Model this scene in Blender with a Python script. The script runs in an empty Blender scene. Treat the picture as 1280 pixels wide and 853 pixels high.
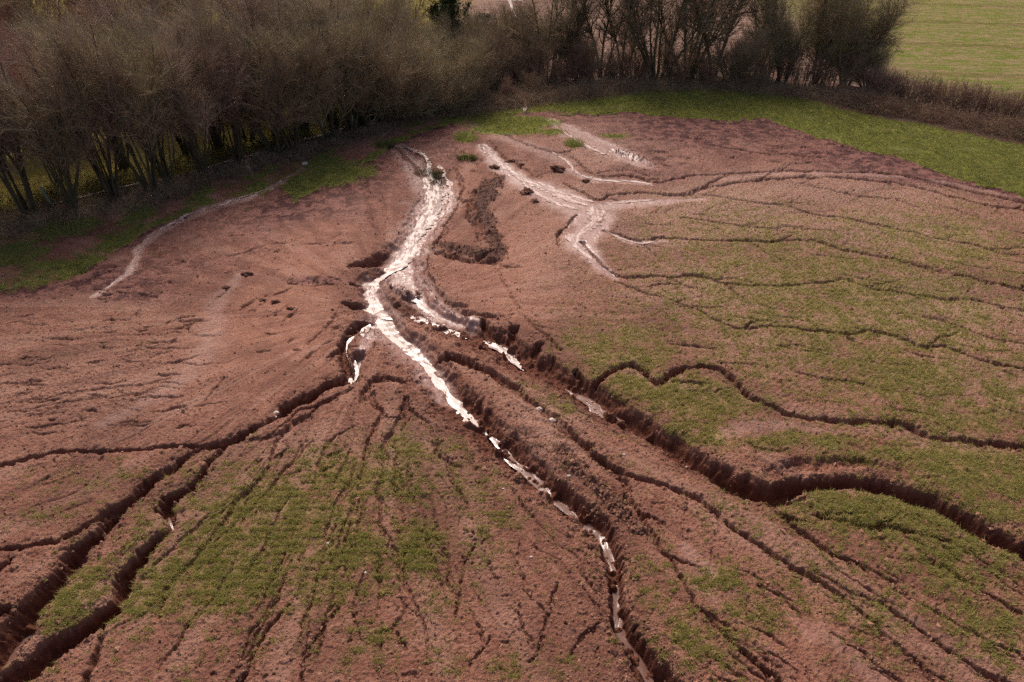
import bpy, math
import numpy as np
from mathutils import Vector

# ------------------------------------------------------------------ camera, sky, sun, exposure
S = bpy.context.scene
C = S.collection
R = math.radians
CAM_H, PITCH, FPX = 18.0, R(35.0), 865.0
cam = bpy.data.cameras.new('camera'); cam.sensor_width = 36.0; cam.lens = FPX / 1280 * 36.0
cam.clip_start = 0.1; cam.clip_end = 3000
co = bpy.data.objects.new('camera', cam); co.location = (0, 0, CAM_H); co.rotation_euler = (R(90) - PITCH, 0, 0)
C.objects.link(co); S.camera = co

SUN_EL, SUN_AZ = 47.0, -16.0        # azimuth from +Y, clockwise
w = bpy.data.worlds.new('World'); S.world = w; w.use_nodes = True
nt = w.node_tree; nt.nodes.clear()
sky = nt.nodes.new('ShaderNodeTexSky'); sky.sky_type = 'NISHITA'; sky.sun_disc = False
sky.sun_elevation = R(SUN_EL); sky.sun_rotation = R(SUN_AZ); sky.dust_density = 4.0; sky.air_density = 0.7
sky.ozone_density = 0.3
bg = nt.nodes.new('ShaderNodeBackground'); bg.inputs['Strength'].default_value = 0.135
wo = nt.nodes.new('ShaderNodeOutputWorld')
tint = nt.nodes.new('ShaderNodeMix'); tint.data_type = 'RGBA'; tint.blend_type = 'MULTIPLY'; tint.inputs[0].default_value = 1
tint.inputs[7].default_value = (1.0, .90, .86, 1)      # thin warm-grey cloud
nt.links.new(sky.outputs[0], tint.inputs[6]); nt.links.new(tint.outputs[2], bg.inputs['Color']); nt.links.new(bg.outputs[0], wo.inputs['Surface'])
sl = bpy.data.lights.new('sun', 'SUN'); sl.energy = 2.3; sl.angle = R(18); sl.color = (1.0, 0.93, 0.86)
so = bpy.data.objects.new('sun', sl); so.rotation_euler = (-R(90 - SUN_EL), 0, R(-SUN_AZ)); C.objects.link(so)
S.view_settings.view_transform = 'Standard'; S.view_settings.look = 'None'
S.view_settings.exposure = 0.38; S.view_settings.gamma = 1.0; S.view_settings.use_curve_mapping = False
S.render.engine = 'CYCLES'
S.cycles.use_denoising = False; S.cycles.sample_clamp_indirect = 1.0; S.cycles.sample_clamp_direct = 8.0
S.cycles.caustics_reflective = False; S.cycles.caustics_refractive = False
S.cycles.max_bounces = 6; S.cycles.diffuse_bounces = 3; S.cycles.glossy_bounces = 2
S.cycles.transparent_max_bounces = 4

# ------------------------------------------------------------------ helpers
rng = np.random.default_rng(11)

def P(px, py):
    """photo pixel -> point on the ground plane"""
    px = np.asarray(px, float); py = np.asarray(py, float)
    u = (px - 640) / FPX; v = (426.5 - py) / FPX
    dy = math.cos(PITCH) + v * math.sin(PITCH); dz = -math.sin(PITCH) + v * math.cos(PITCH)
    k = CAM_H / -dz
    return u * k, dy * k

def mpp(py):
    """metres per photo pixel across the view at a row"""
    X, Y = P(640, py)
    return (Y * math.cos(PITCH) + CAM_H * math.sin(PITCH)) / FPX

_G = None
def perlin(x, y, seed=0):
    global _G
    if _G is None:
        r = np.random.default_rng(5)
        _G = (r.permutation(4096).astype(np.int32), np.stack([np.cos(a := r.uniform(0, 2*math.pi, 4096)), np.sin(a)], -1).astype(np.float32))
    perm, grad = _G
    x = np.asarray(x, np.float64) + seed * 37.17; y = np.asarray(y, np.float64) - seed * 19.73
    xi = np.floor(x).astype(np.int64); yi = np.floor(y).astype(np.int64)
    xf = (x - xi).astype(np.float32); yf = (y - yi).astype(np.float32)
    u = xf*xf*xf*(xf*(xf*6-15)+10); v = yf*yf*yf*(yf*(yf*6-15)+10)
    def g(dx, dy):
        h = perm[(perm[(xi + dx) & 4095] + yi + dy) & 4095]
        gr = grad[h]
        return gr[..., 0] * (xf - dx) + gr[..., 1] * (yf - dy)
    a = g(0, 0); b = g(1, 0); c = g(0, 1); d = g(1, 1)
    return ((a + u*(b-a)) + v*((c + u*(d-c)) - (a + u*(b-a)))) * 1.5

def fbm(x, y, scale, octv=3, seed=0, gain=0.5):
    s = 0; a = 1; t = 0
    for o in range(octv):
        s = s + a * perlin(x / scale * 2**o, y / scale * 2**o, seed + o); t += a; a *= gain
    return s / t

def sstep(a, b, x):
    t = np.clip((x - a) / (b - a), 0, 1)
    return t * t * (3 - 2 * t)

def mesh_np(name, V, F, mat=None, smooth=True):
    """V (n,3), F (m,k) all same size -> mesh"""
    V = np.asarray(V, np.float32); F = np.asarray(F, np.int32)
    me = bpy.data.meshes.new(name)
    m, k = F.shape
    me.vertices.add(len(V)); me.vertices.foreach_set('co', V.ravel())
    me.loops.add(m * k); me.loops.foreach_set('vertex_index', F.ravel())
    me.polygons.add(m); me.polygons.foreach_set('loop_start', np.arange(0, m * k, k, dtype=np.int32))
    me.polygons.foreach_set('use_smooth', np.full(m, smooth))
    me.update(calc_edges=True)
    if mat: me.materials.append(mat)
    return me

def color_attr(me, name, arr):
    a = me.attributes.new(name, 'FLOAT_COLOR', 'POINT')
    a.data.foreach_set('color', np.ascontiguousarray(arr, np.float32).ravel())

def add(name, me, parent=None, loc=(0, 0, 0), rz=0, **props):
    o = bpy.data.objects.new(name, me); C.objects.link(o)
    o.location = loc; o.rotation_euler = (0, 0, rz)
    if parent is not None: o.parent = parent
    for k, v in props.items(): o[k] = v
    return o

# node helpers
class NT:
    def __init__(self, name):
        self.m = bpy.data.materials.new(name); self.m.use_nodes = True
        self.t = self.m.node_tree; self.t.nodes.clear()
        self.out = self.t.nodes.new('ShaderNodeOutputMaterial')
    def n(self, typ, **kw):
        nd = self.t.nodes.new(typ)
        for k, v in kw.items(): setattr(nd, k, v)
        return nd
    def link(self, a, b): self.t.links.new(a, b)
    def math(self, op, a, b=None, c=None, clamp=False):
        nd = self.n('ShaderNodeMath', operation=op); nd.use_clamp = clamp
        for i, v in enumerate((a, b, c)):
            if v is None: continue
            if isinstance(v, (int, float)): nd.inputs[i].default_value = v
            else: self.link(v, nd.inputs[i])
        return nd.outputs[0]
    def mix(self, f, a, b):
        nd = self.n('ShaderNodeMix', data_type='RGBA')
        for i, v in ((0, f), (6, a), (7, b)):
            if isinstance(v, (int, float)): nd.inputs[i].default_value = v
            elif isinstance(v, tuple): nd.inputs[i].default_value = (*v, 1)
            else: self.link(v, nd.inputs[i])
        return nd.outputs[2]
    def noise(self, scale, detail=3, rough=0.55, vec=None, dist=0.0):
        nd = self.n('ShaderNodeTexNoise'); nd.inputs['Scale'].default_value = scale
        nd.inputs['Detail'].default_value = detail; nd.inputs['Roughness'].default_value = rough
        nd.inputs['Distortion'].default_value = dist
        if vec is not None: self.link(vec, nd.inputs['Vector'])
        return nd.outputs[0]
    def ramp(self, x, lo, hi):
        nd = self.n('ShaderNodeMapRange', interpolation_type='SMOOTHSTEP')
        nd.inputs[1].default_value = lo; nd.inputs[2].default_value = hi; self.link(x, nd.inputs[0])
        return nd.outputs[0]
    def bsdf(self, col, rough=0.8, spec=0.3, normal=None):
        b = self.n('ShaderNodeBsdfPrincipled')
        for k, v in (('Base Color', col), ('Roughness', rough), ('Specular IOR Level', spec)):
            if isinstance(v, (int, float)): b.inputs[k].default_value = v
            elif isinstance(v, tuple): b.inputs[k].default_value = (*v, 1)
            else: self.link(v, b.inputs[k])
        if normal is not None: self.link(normal, b.inputs['Normal'])
        self.link(b.outputs[0], self.out.inputs[0])
        return b
    def bump(self, h, strength, dist, prev=None):
        b = self.n('ShaderNodeBump'); b.inputs['Strength'].default_value = strength; b.inputs['Distance'].default_value = dist
        self.link(h, b.inputs['Height'])
        if prev is not None: self.link(prev, b.inputs['Normal'])
        return b.outputs[0]

# ------------------------------------------------------------------ traced channels: (x, y, width px, depth m)
GUL = [
 [(505,320,34,.45),(482,334,34,.55),(466,346,34,.6),(458,356,30,.6)],
 # bed of the upper stream
 [(500,178,22,.10),(520,200,34,.22),(545,235,52,.32),(535,270,52,.38),(515,300,52,.42),(500,332,56,.5),(512,358,56,.5),(535,380,34,.5),(575,400,24,.5)],
 # main gully
 [(456,345,28,.55,.3),(468,372,36,.55,.5),(485,402,42,.6,.7),(514,428,42,.6,1),(541,455,44,.65,1),(567,488,48,.75,1),(597,515,48,.8,1),(632,553,46,.8,.9),(664,580,40,.8,.8),(690,606,34,.85,.6),(718,630,34,.85,.5),(746,650,36,.8,.5),(762,680,28,.75,.3),(770,720,28,.75,.2),(776,770,30,.8,.2),(798,805,36,.9,.2),(826,850,46,1.0,.2),(848,885,46,1.0,.2),(878,940,46,1.0,.2)],
 # right gully
 [(495,376,32,.4,1),(530,392,34,.45,1),(578,408,34,.55,1),(610,415,46,.75,1),(645,436,48,.8,.9),(690,462,40,.75,.8),(725,480,42,.75,.8),(755,502,40,.8,.6),(790,520,40,.9,.3),(830,545,38,.95,.2),(870,572,36,.9,.2),(900,588,36,1.1),(930,603,40,1.2),(965,612,34,1.2),(990,606,30,1.2),(1030,601,28,1.1),(1080,603,28,1.1),(1130,613,32,1.1),(1180,634,34,1.2),(1230,661,34,1.2),(1285,686,38,1.3),(1340,705,38,1.3),(1420,740,38,1.3)],
 # scoop above it
 [(960,598,20,.2),(985,582,26,.2),(1030,577,24,.18),(1080,578,20,.14),(1120,584,14,.08)],
 [(961,627,12,.3),(982,626,10,.28),(1005,623,10,.28),(1019,641,9,.3),(1047,651,8,.28),(1082,657,8,.3),(1121,660,9,.3),(1152,667,9,.25),(1187,676,7,.18)],
 [(961,627,12,.3),(970,637,9,.28),(1005,665,9,.28),(1036,690,10,.3),(1061,697,8,.25),(1089,711,6,.12)],
 [(1078,743,7,.18),(1103,753,9,.28),(1131,774,9,.3),(1166,799,9,.3),(1201,820,9,.3),(1254,848,9,.3),(1330,890,9,.3)],
 [(724,555,12,.3),(754,575,14,.4),(783,590,11,.32),(813,602,9,.3),(841,611,9,.3),(859,618,9,.3),(871,623,9,.32),(903,648,10,.34),(938,676,10,.34),(991,708,10,.34),(1026,729,10,.34),(1061,753,10,.34),(1092,774,8,.28),(1110,796,9,.22),(1149,827,8,.2),(1166,852,8,.2),(1200,890,8,.2)],
 [(757,578,14,.35),(783,600,11,.32),(786,614,9,.28),(794,637,9,.28),(808,658,8,.25),(827,684,8,.25),(848,714,8,.25),(871,757,9,.25),(896,778,8,.25),(913,803,9,.28),(955,831,10,.34),(980,852,10,.34),(1020,890,10,.34)],
 [(540,452,20,.35),(562,443,20,.5),(585,451,18,.5),(608,462,18,.45),(630,475,16,.4),(652,490,14,.3),(690,520,13,.22),(716,545,12,.3),(735,556,12,.35)],
 # left gullies
 [(448,440,16,.5),(441,470,16,.7),(420,478,16,.8),(400,486,22,.95),(375,500,26,1.0),(352,514,16,.9),(344,521,10,.7),(319,534,12,.7),(292,548,11,.6),(260,557,13,.55),(239,565,13,.6),(222,578,16,.75),(201,591,20,.85),(179,607,22,.9),(144,640,20,.9),(122,665,24,1.0),(93,688,30,1.0),(80,710,30,1.0),(53,738,36,1.1),(28,764,44,1.2),(15,792,50,1.2),(-15,820,50,1.2),(-60,860,50,1.2)],
 [(260,556,8,.35),(215,558,7,.3),(160,561,7,.3),(100,562,7,.3),(50,568,8,.35),(0,582,10,.4),(-60,596,10,.4)],
 [(171,613,10,.4),(141,634,11,.45),(105,655,11,.45),(70,674,11,.45),(35,680,10,.4),(0,684,10,.4),(-60,695,10,.4)],
 [(22,684,9,.3),(8,700,10,.3),(-10,712,10,.3)],
 [(60,738,14,.5),(30,752,12,.5),(0,762,12,.5),(-40,770,12,.5)],
 [(282,555,9,.4),(262,577,14,.6),(246,599,16,.7),(225,613,20,.8),(206,626,22,.8),(212,645,16,.7),(211,661,12,.7),(190,674,20,.9),(169,695,26,1.0),(152,720,30,1.0),(150,744,30,1.0),(128,766,32,1.1),(98,787,34,1.1),(68,808,38,1.1),(35,831,40,1.1),(0,855,44,1.1),(-50,885,44,1.1)],
 [(130,775,12,.4),(127,792,12,.35),(119,813,12,.35),(109,848,10,.25),(100,880,10,.2)],
 [(438,484,9,.25),(417,498,8,.22),(390,507,9,.25),(368,517,8,.2)],
 [(387,521,8,.12),(368,530,12,.2),(355,542,12,.2),(344,556,8,.14),(336,580,7,.14),(320,602,8,.18),(298,623,10,.25),(282,648,7,.16),(246,694,7,.16),(225,715,8,.22),(204,739,7,.18),(200,771,7,.1)],
 [(362,753,6,.12),(340,782,7,.14),(316,813,8,.16),(302,845,8,.16),(285,890,8,.16)],
 [(418,760,6,.1),(387,806,7,.14),(376,852,7,.12)],
 [(481,553,6,.1),(478,590,6,.1),(474,623,7,.13),(477,658,6,.12),(495,683,8,.14),(498,715,6,.1),(505,764,5,.06),(490,790,6,.08),(509,810,6,.08)],
 [(544,553,7,.1),(551,574,8,.15),(579,586,6,.12)],
 [(531,531,7,.08),(549,556,7,.1)],
 [(454,505,8,.12),(458,484,12,.25),(469,474,13,.34),(486,471,13,.36),(504,474,12,.32),(519,478,11,.3),(534,471,8,.22),(542,462,6,.2)],
 [(504,474,9,.2),(508,490,8,.2),(510,502,10,.3),(514,516,9,.25),(499,524,9,.22),(489,539,8,.2),(482,557,7,.15)],
 [(514,516,9,.15),(528,522,9,.12),(540,540,6,.08)],
 [(465,490,6,.12),(466,503,8,.18),(474,512,8,.18),(472,527,7,.15),(461,556,6,.12),(452,600,6,.1),(440,660,5,.07),(430,720,5,.07)],
 [(593,676,5,.08),(580,710,5,.08),(569,771,5,.08)],
 [(614,796,5,.08),(590,830,5,.08)],
 [(699,729,5,.1),(681,782,6,.1),(667,827,6,.1)],
 [(752,774,6,.12),(730,795,6,.1),(716,813,5,.08)],
 [(950,735,6,.15),(975,745,6,.15),(1000,768,5,.1)],
 [(1150,690,5,.1),(1200,722,7,.2),(1240,745,7,.2),(1285,770,7,.2),(1340,800,7,.2)],
 [(1110,730,4,.08),(1180,770,5,.1),(1240,800,5,.1),(1300,830,5,.1)],
 [(1040,790,4,.08),(1080,815,6,.12),(1130,850,6,.12)],
 # right field rills
 [(755,287,5,.15),(774,294,5,.18),(803,301,5,.16),(820,297,5,.18),(874,300,5,.2),(946,302,5,.2),(1018,302,6,.22),(1071,315,6,.22),(1125,324,6,.22),(1179,340,6,.22),(1233,351,6,.22),(1280,363,6,.22),(1380,390,6,.22)],
 [(727,303,6,.2),(738,316,6,.2),(755,333,6,.2),(773,345,6,.22),(820,345,6,.22),(874,345,7,.24),(910,354,6,.22),(964,356,6,.22),(1018,354,6,.22),(1054,347,6,.22),(1070,352,5,.12),(1082,356,5,.16),(1125,365,6,.2),(1179,372,6,.2),(1233,377,6,.2),(1280,389,6,.2),(1380,412,6,.2)],
 [(770,350,4,.1),(810,366,4,.12),(860,380,4,.12),(892,396,5,.16),(917,408,6,.22),(964,407,6,.24),(1018,412,6,.24),(1064,415,7,.26),(1093,412,7,.26),(1125,421,7,.26),(1158,433,7,.26),(1183,433,7,.26),(1215,446,7,.26),(1280,464,7,.26),(1380,492,7,.26)],
 [(838,430,5,.12),(874,434,6,.16),(895,436,5,.12)],
 [(996,466,4,.12),(1035,475,5,.14),(1079,478,5,.12)],
 [(735,482,14,.6),(751,474,14,.5),(771,460,12,.45),(789,455,13,.5),(805,466,12,.45),(820,478,11,.4),(838,468,11,.45),(854,460,12,.45),(876,457,12,.45),(900,462,12,.42),(912,470,12,.42),(935,493,11,.42),(964,507,11,.42),(1000,520,12,.42),(1043,525,14,.45),(1100,527,14,.45),(1136,530,14,.45),(1165,545,12,.4),(1215,551,11,.4),(1280,558,11,.4),(1380,580,11,.4)],
 [(843,476,5,.15),(865,478,6,.18),(887,480,5,.12)],
 [(860,172,3.5,.12),(894,182,4,.15),(931,189,4,.16),(980,193,4,.16),(1025,197,3.5,.12)],
 [(822,229,4,.15),(856,221,4.5,.2),(912,217,4.5,.22),(980,214,4.5,.22),(1044,216,4.5,.22),(1100,217,5,.24),(1137,221,5,.24),(1194,234,5,.26),(1242,244,5,.26),(1280,253,5,.26),(1400,285,5,.26)],
 [(705,229,4,.15),(731,240,5,.22),(745,249,5,.25),(769,242,5,.22),(798,241,5,.22),(825,242,5,.24),(849,244,6,.26),(894,232,6,.26),(969,224,5,.24),(1040,223,5,.24),(1100,227,5,.24),(1137,232,5,.24),(1194,246,5,.24),(1239,257,5,.24),(1280,262,5,.24),(1400,295,5,.24)],
 [(1080,214,3,.1),(1137,222,3,.12),(1200,242,3,.12)],
 [(1002,229,3,.1),(1040,238,4,.14),(1081,246,4,.14),(1119,249,4,.12),(1156,262,3,.1)],
 [(882,244,4,.14),(935,251,4,.14),(969,255,4,.14),(999,261,5,.18),(1017,268,5,.18),(1055,272,5,.18),(1085,279,5,.18),(1137,289,4,.16),(1161,295,4,.14),(1219,306,4,.14),(1280,322,4,.14)],
 [(852,272,4,.12),(890,277,4,.14),(931,283,4,.14),(953,285,5,.16),(1003,284,4,.1)],
 [(1250,316,4,.14),(1280,317,4,.14),(1330,322,4,.14)],
 [(1150,318,3,.08),(1200,330,3,.08),(1280,342,3,.08)],
 [(1120,390,3,.1),(1180,400,4,.12),(1230,420,4,.12),(1290,432,4,.12)],
 [(620,166,4,.15),(638,171,4,.18),(662,182,4.5,.2),(680,187,4.5,.2),(697,192,5,.22)],
 [(714,196,4,.15),(727,206,4.5,.2),(740,216,4.5,.2),(760,220,5,.22),(776,218,6,.28),(803,224,6,.26),(814,228,4,.15)],
 [(613,176,3,.1),(625,191,4,.14),(640,202,5,.18),(667,218,4,.14),(676,220,3,.1)],
 [(698,306,4,.15),(699,292,5,.26),(710,280,5,.28),(723,269,4,.15)],
 [(614,226,10,.1),(596,242,14,.26),(590,260,14,.28),(597,284,12,.22),(604,300,8,.12)],[(548,314,10,.16),(575,324,14,.26),(602,328,14,.24),(624,326,8,.12)],
 # scallops of the left headcut
 [(492,308,30,.45),(470,322,30,.85),(448,328,18,.85),(437,331,8,.6)],
 [(462,350,20,.6),(446,352,12,.6),(437,352,7,.4)],
 [(466,376,26,.6),(446,378,18,.55),(430,377,10,.35)],
 [(466,398,22,.6),(450,400,16,.6),(436,418,18,.6),(428,438,18,.5),(432,458,14,.5),(441,472,16,.6)],
 [(436,425,10,.35),(418,440,8,.3),(412,446,6,.2)],
 [(610,410,24,.8),(604,398,14,.6)],[(636,425,24,.8),(640,408,14,.6)],[(665,440,20,.7),(672,428,12,.5)],
 [(735,478,14,.7),(722,462,10,.4)],[(690,455,14,.7),(690,445,8,.4)],
 # cracks across the silted left field
 [(0,348,5,.06),(60,340,5,.08),(100,332,4,.06)],
 [(0,505,3,.05),(110,486,4,.07),(180,480,4,.06),(220,470,4,.05)],
 [(10,515,3,.04),(90,500,4,.06),(160,492,4,.07),(210,483,4,.04)],
 [(385,430,5,.06),(410,405,6,.08),(425,385,5,.06)],[(255,500,4,.05),(280,475,5,.07)],
 [(455,205,4,.04),(460,240,5,.06),(462,278,6,.08),(475,285,5,.06)],
 [(285,320,4,.06),(310,314,5,.1),(330,307,4,.06)],
 # bank edge right of the stream bed
 [(566,210,5,.12),(577,228,6,.16),(574,252,7,.18),(558,280,7,.18),(545,305,8,.2),(534,330,8,.22),(540,355,12,.25),(560,378,16,.3),(585,392,14,.3)],
 [(618,330,4,.05),(640,370,5,.08),(665,405,6,.1),(700,435,8,.14)],
]
# (x, y, width px, height m) raised ridges of spoil
RID = [
 [(624,222,20,.18),(608,238,28,.26),(602,258,26,.26),(609,280,24,.24),(618,298,20,.22),(625,314,20,.22)],
 [(550,303,18,.14),(575,311,26,.22),(600,316,30,.26),(625,316,22,.22)],
 [(498,352,22,.35),(508,362,24,.45)],
 [(700,560,26,.12),(740,600,24,.12),(800,660,20,.1)],
 [(775,190,18,.18),(800,198,18,.15)],
]
# (x, y, width px) smooth silt laid by sheet flow, value
SILT = [
 ([(603,182,14),(622,205,24),(650,225,36),(690,243,52),(728,262,60),(742,268,56),(735,290,50),(725,303,44),(742,325,26),(768,346,14)], 1.0),
 ([(690,150,16),(720,168,34),(750,182,40),(785,196,34),(810,208,20)], .9),
 ([(712,212,14),(740,224,16),(775,226,14),(812,230,10)], 1.0),
 ([(755,288,6),(790,304,6),(830,300,4)], .9),
 ([(755,258,34),(790,255,24),(840,252,14),(880,250,8)], .8),
 ([(496,182,22),(522,212,30),(545,240,56),(535,270,56),(515,300,56),(500,332,54),(515,352,54),(545,380,34),(590,400,20)], .9),
 ([(460,345,26),(470,375,36),(485,405,50),(505,425,50),(530,450,40),(560,490,34)], .8),
 ([(465,405,20),(450,440,14),(441,472,12)], .9),
 ([(382,212,6),(330,240,12),(260,262,18),(205,288,16),(178,308,14),(172,325,12),(150,350,10),(115,372,8)], .9),
 ([(300,345,16),(270,380,26),(265,420,40),(240,460,34),(190,500,24),(120,530,14)], .28),
 ([(985,770,18),(1050,805,36),(1100,850,44)], .25),
 ([(900,545,22),(940,533,30),(990,532,22),(1050,540,10)], .3),
 ([(890,715,26),(860,690,22)], .4),
 ([(1290,250,8),(1180,228,8),(1080,219,8),(980,218,8),(900,224,10)], .35),
 ([(580,150,20),(640,175,26),(700,200,30)], .35),
]
# (x, y, rx, ry, strength) crop showing through; noise breaks it up
GREEN = [(1060,400,270,130,.8),(1180,310,150,60,.75),(960,320,180,80,.65),(330,670,170,100,.75),(960,460,200,60,.4),(450,620,180,90,.35),(720,640,160,140,.16),(1050,700,230,140,.3),(860,400,90,60,.35),
 (330,650,110,60,1.0),(270,720,110,50,1.0),(420,600,90,40,.8),(500,590,70,50,.7),(420,700,90,50,.9),(520,690,45,40,.9),(590,620,60,60,.4),
 (180,740,50,50,.7),(90,745,40,45,.9),(75,725,20,40,.8),(600,560,50,30,.6),(350,590,60,20,.5),(470,800,50,30,.5),(610,660,50,60,.45),
 (860,500,90,30,1.1),(800,478,50,18,1.0),(870,540,50,20,1.0),(780,440,80,50,.8),(740,430,40,30,.7),(760,495,20,14,.9),
 (1000,440,160,50,.6),(1130,470,120,40,.9),(900,330,140,50,.5),(1080,340,140,60,.5),(1200,400,120,50,.6),(1180,520,120,30,.8),(950,500,60,16,.6),(960,300,100,24,.4),(880,410,70,30,.5),
 (1230,590,120,40,1.0),(1130,570,100,16,.9),(1010,550,90,14,.9),(1110,640,110,26,1.5),(1050,625,50,14,1.2),(1200,680,90,30,1.0),(1260,640,60,12,1.2),(1180,720,90,30,.7),
 (700,460,40,20,.5),(730,500,60,20,.7),(690,480,50,14,.6),(900,730,50,30,.7),(940,770,40,30,.6),(920,620,60,30,.4),(1010,700,60,30,.4),
 (880,800,60,50,.6),(820,730,40,60,.4),(1240,780,90,50,.6),(1080,780,60,50,.5),(800,800,30,50,.35),(640,830,120,30,.3),(120,600,110,26,.35),(60,640,60,30,.3),
 (1240,300,80,60,.55),(1080,260,90,22,.3),(940,262,80,20,.25),(560,740,60,40,.3),(1000,740,30,40,.4),(930,545,40,10,.4),
 (240,410,60,40,.12),(100,420,120,50,.12),(760,540,50,20,.3),(1260,500,60,40,.7),(30,840,60,20,.4),(160,690,30,40,.5),
]
# verge grass patches lying inside the field
VERGE = [(640,153,46,7,1.6),(625,162,34,5,1.4),(655,162,24,5,1.3),(583,171,12,6,1.5),(700,132,40,7,1.2),(690,165,14,4,1.0),(718,179,9,5,1.4),(770,170,20,4,.8),
         (584,197,11,6,.7),(310,262,4,2,.5),(200,318,10,3,.5),(395,225,50,10,1.0),(420,215,50,12,1.0),(860,142,40,6,.7)]
PALE = [(760,185,70,30,1.0),(900,260,170,40,.75),(1050,240,160,30,.7),(900,360,120,40,.5),(1150,380,120,50,.5),(960,430,80,40,.4),(1100,290,140,40,.6),(700,320,60,60,.35),(820,300,60,20,.6),
        (740,250,60,40,.5),(670,560,60,40,.4),(120,480,140,60,.25),(380,560,80,30,.25),(690,520,40,20,.5),(500,570,50,50,.3),(880,230,80,20,.6)]
DAMP = [(120,280,140,40,.8),(300,270,140,40,.6),(430,240,60,50,.7),(60,340,120,30,.8),(900,170,110,14,.8),(1050,190,90,14,.8),(1170,222,80,9,.8),(800,190,60,12,.6),(560,190,40,26,.5),(730,150,60,10,.5),
        (820,200,30,10,.6),(170,370,60,10,.7),(385,350,32,4,1.0),(665,195,50,12,.4),(1120,200,60,6,.8)]

# ------------------------------------------------------------------ terrain fields on a fan-shaped grid (finer near the viewer)
py_rows = np.concatenate([np.linspace(960, 100, 1060), np.linspace(99, -90, 130)])
_, Yr = P(640, py_rows)
Yr = np.concatenate([Yr, np.geomspace(Yr[-1] * 1.03, 700, 24)])
NC = 1500
tt = np.linspace(-1.16, 1.16, NC)
half = (Yr * math.cos(PITCH) + CAM_H * math.sin(PITCH)) * (640 / FPX)
X = (tt[None, :] * half[:, None]).astype(np.float32)
Y = np.broadcast_to(Yr[:, None], X.shape).astype(np.float32)
NR = len(Yr)

def window(x0, x1, y0, y1):
    r0, r1 = np.searchsorted(Yr, y0), np.searchsorted(Yr, y1)
    r0 = max(r0 - 1, 0); r1 = min(r1 + 1, NR)
    if r1 <= r0: return None
    h = half[[r0, r1 - 1]]
    ts = [x0 / h[0], x0 / h[1], x1 / h[0], x1 / h[1]]
    c0, c1 = np.searchsorted(tt, min(ts)), np.searchsorted(tt, max(ts))
    c0 = max(c0 - 1, 0); c1 = min(c1 + 1, NC)
    if c1 <= c0: return None
    return slice(r0, r1), slice(c0, c1)

def catmull(pts, step=0.5):
    p = np.array(pts, float)
    if len(p) < 3: return p
    q = np.vstack([2*p[0]-p[1], p, 2*p[-1]-p[-2]])
    out = []
    for i in range(1, len(q) - 2):
        n = max(2, int(np.hypot(*(q[i+1][:2] - q[i][:2])) / step))
        for k in range(n):
            t = k / n
            out.append(0.5*((2*q[i]) + (-q[i-1]+q[i+1])*t + (2*q[i-1]-5*q[i]+4*q[i+1]-q[i+2])*t*t + (-q[i-1]+3*q[i]-3*q[i+1]+q[i+2])*t**3))
    out.append(q[-2])
    return np.array(out)

def to_world(line):
    out = []
    for q in line:
        x, y = P(q[0], q[1])
        out.append([float(x), float(y), q[2] * mpp(q[1])] + list(q[3:]))
    return out

# noises
n_edge = fbm(X, Y, 1.3, 3, 3, .6)
n_fine = fbm(X, Y, .22, 2, 21, .6)
edge = np.clip(1 + .55 * n_edge + .45 * n_fine, .45, 2)

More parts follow.
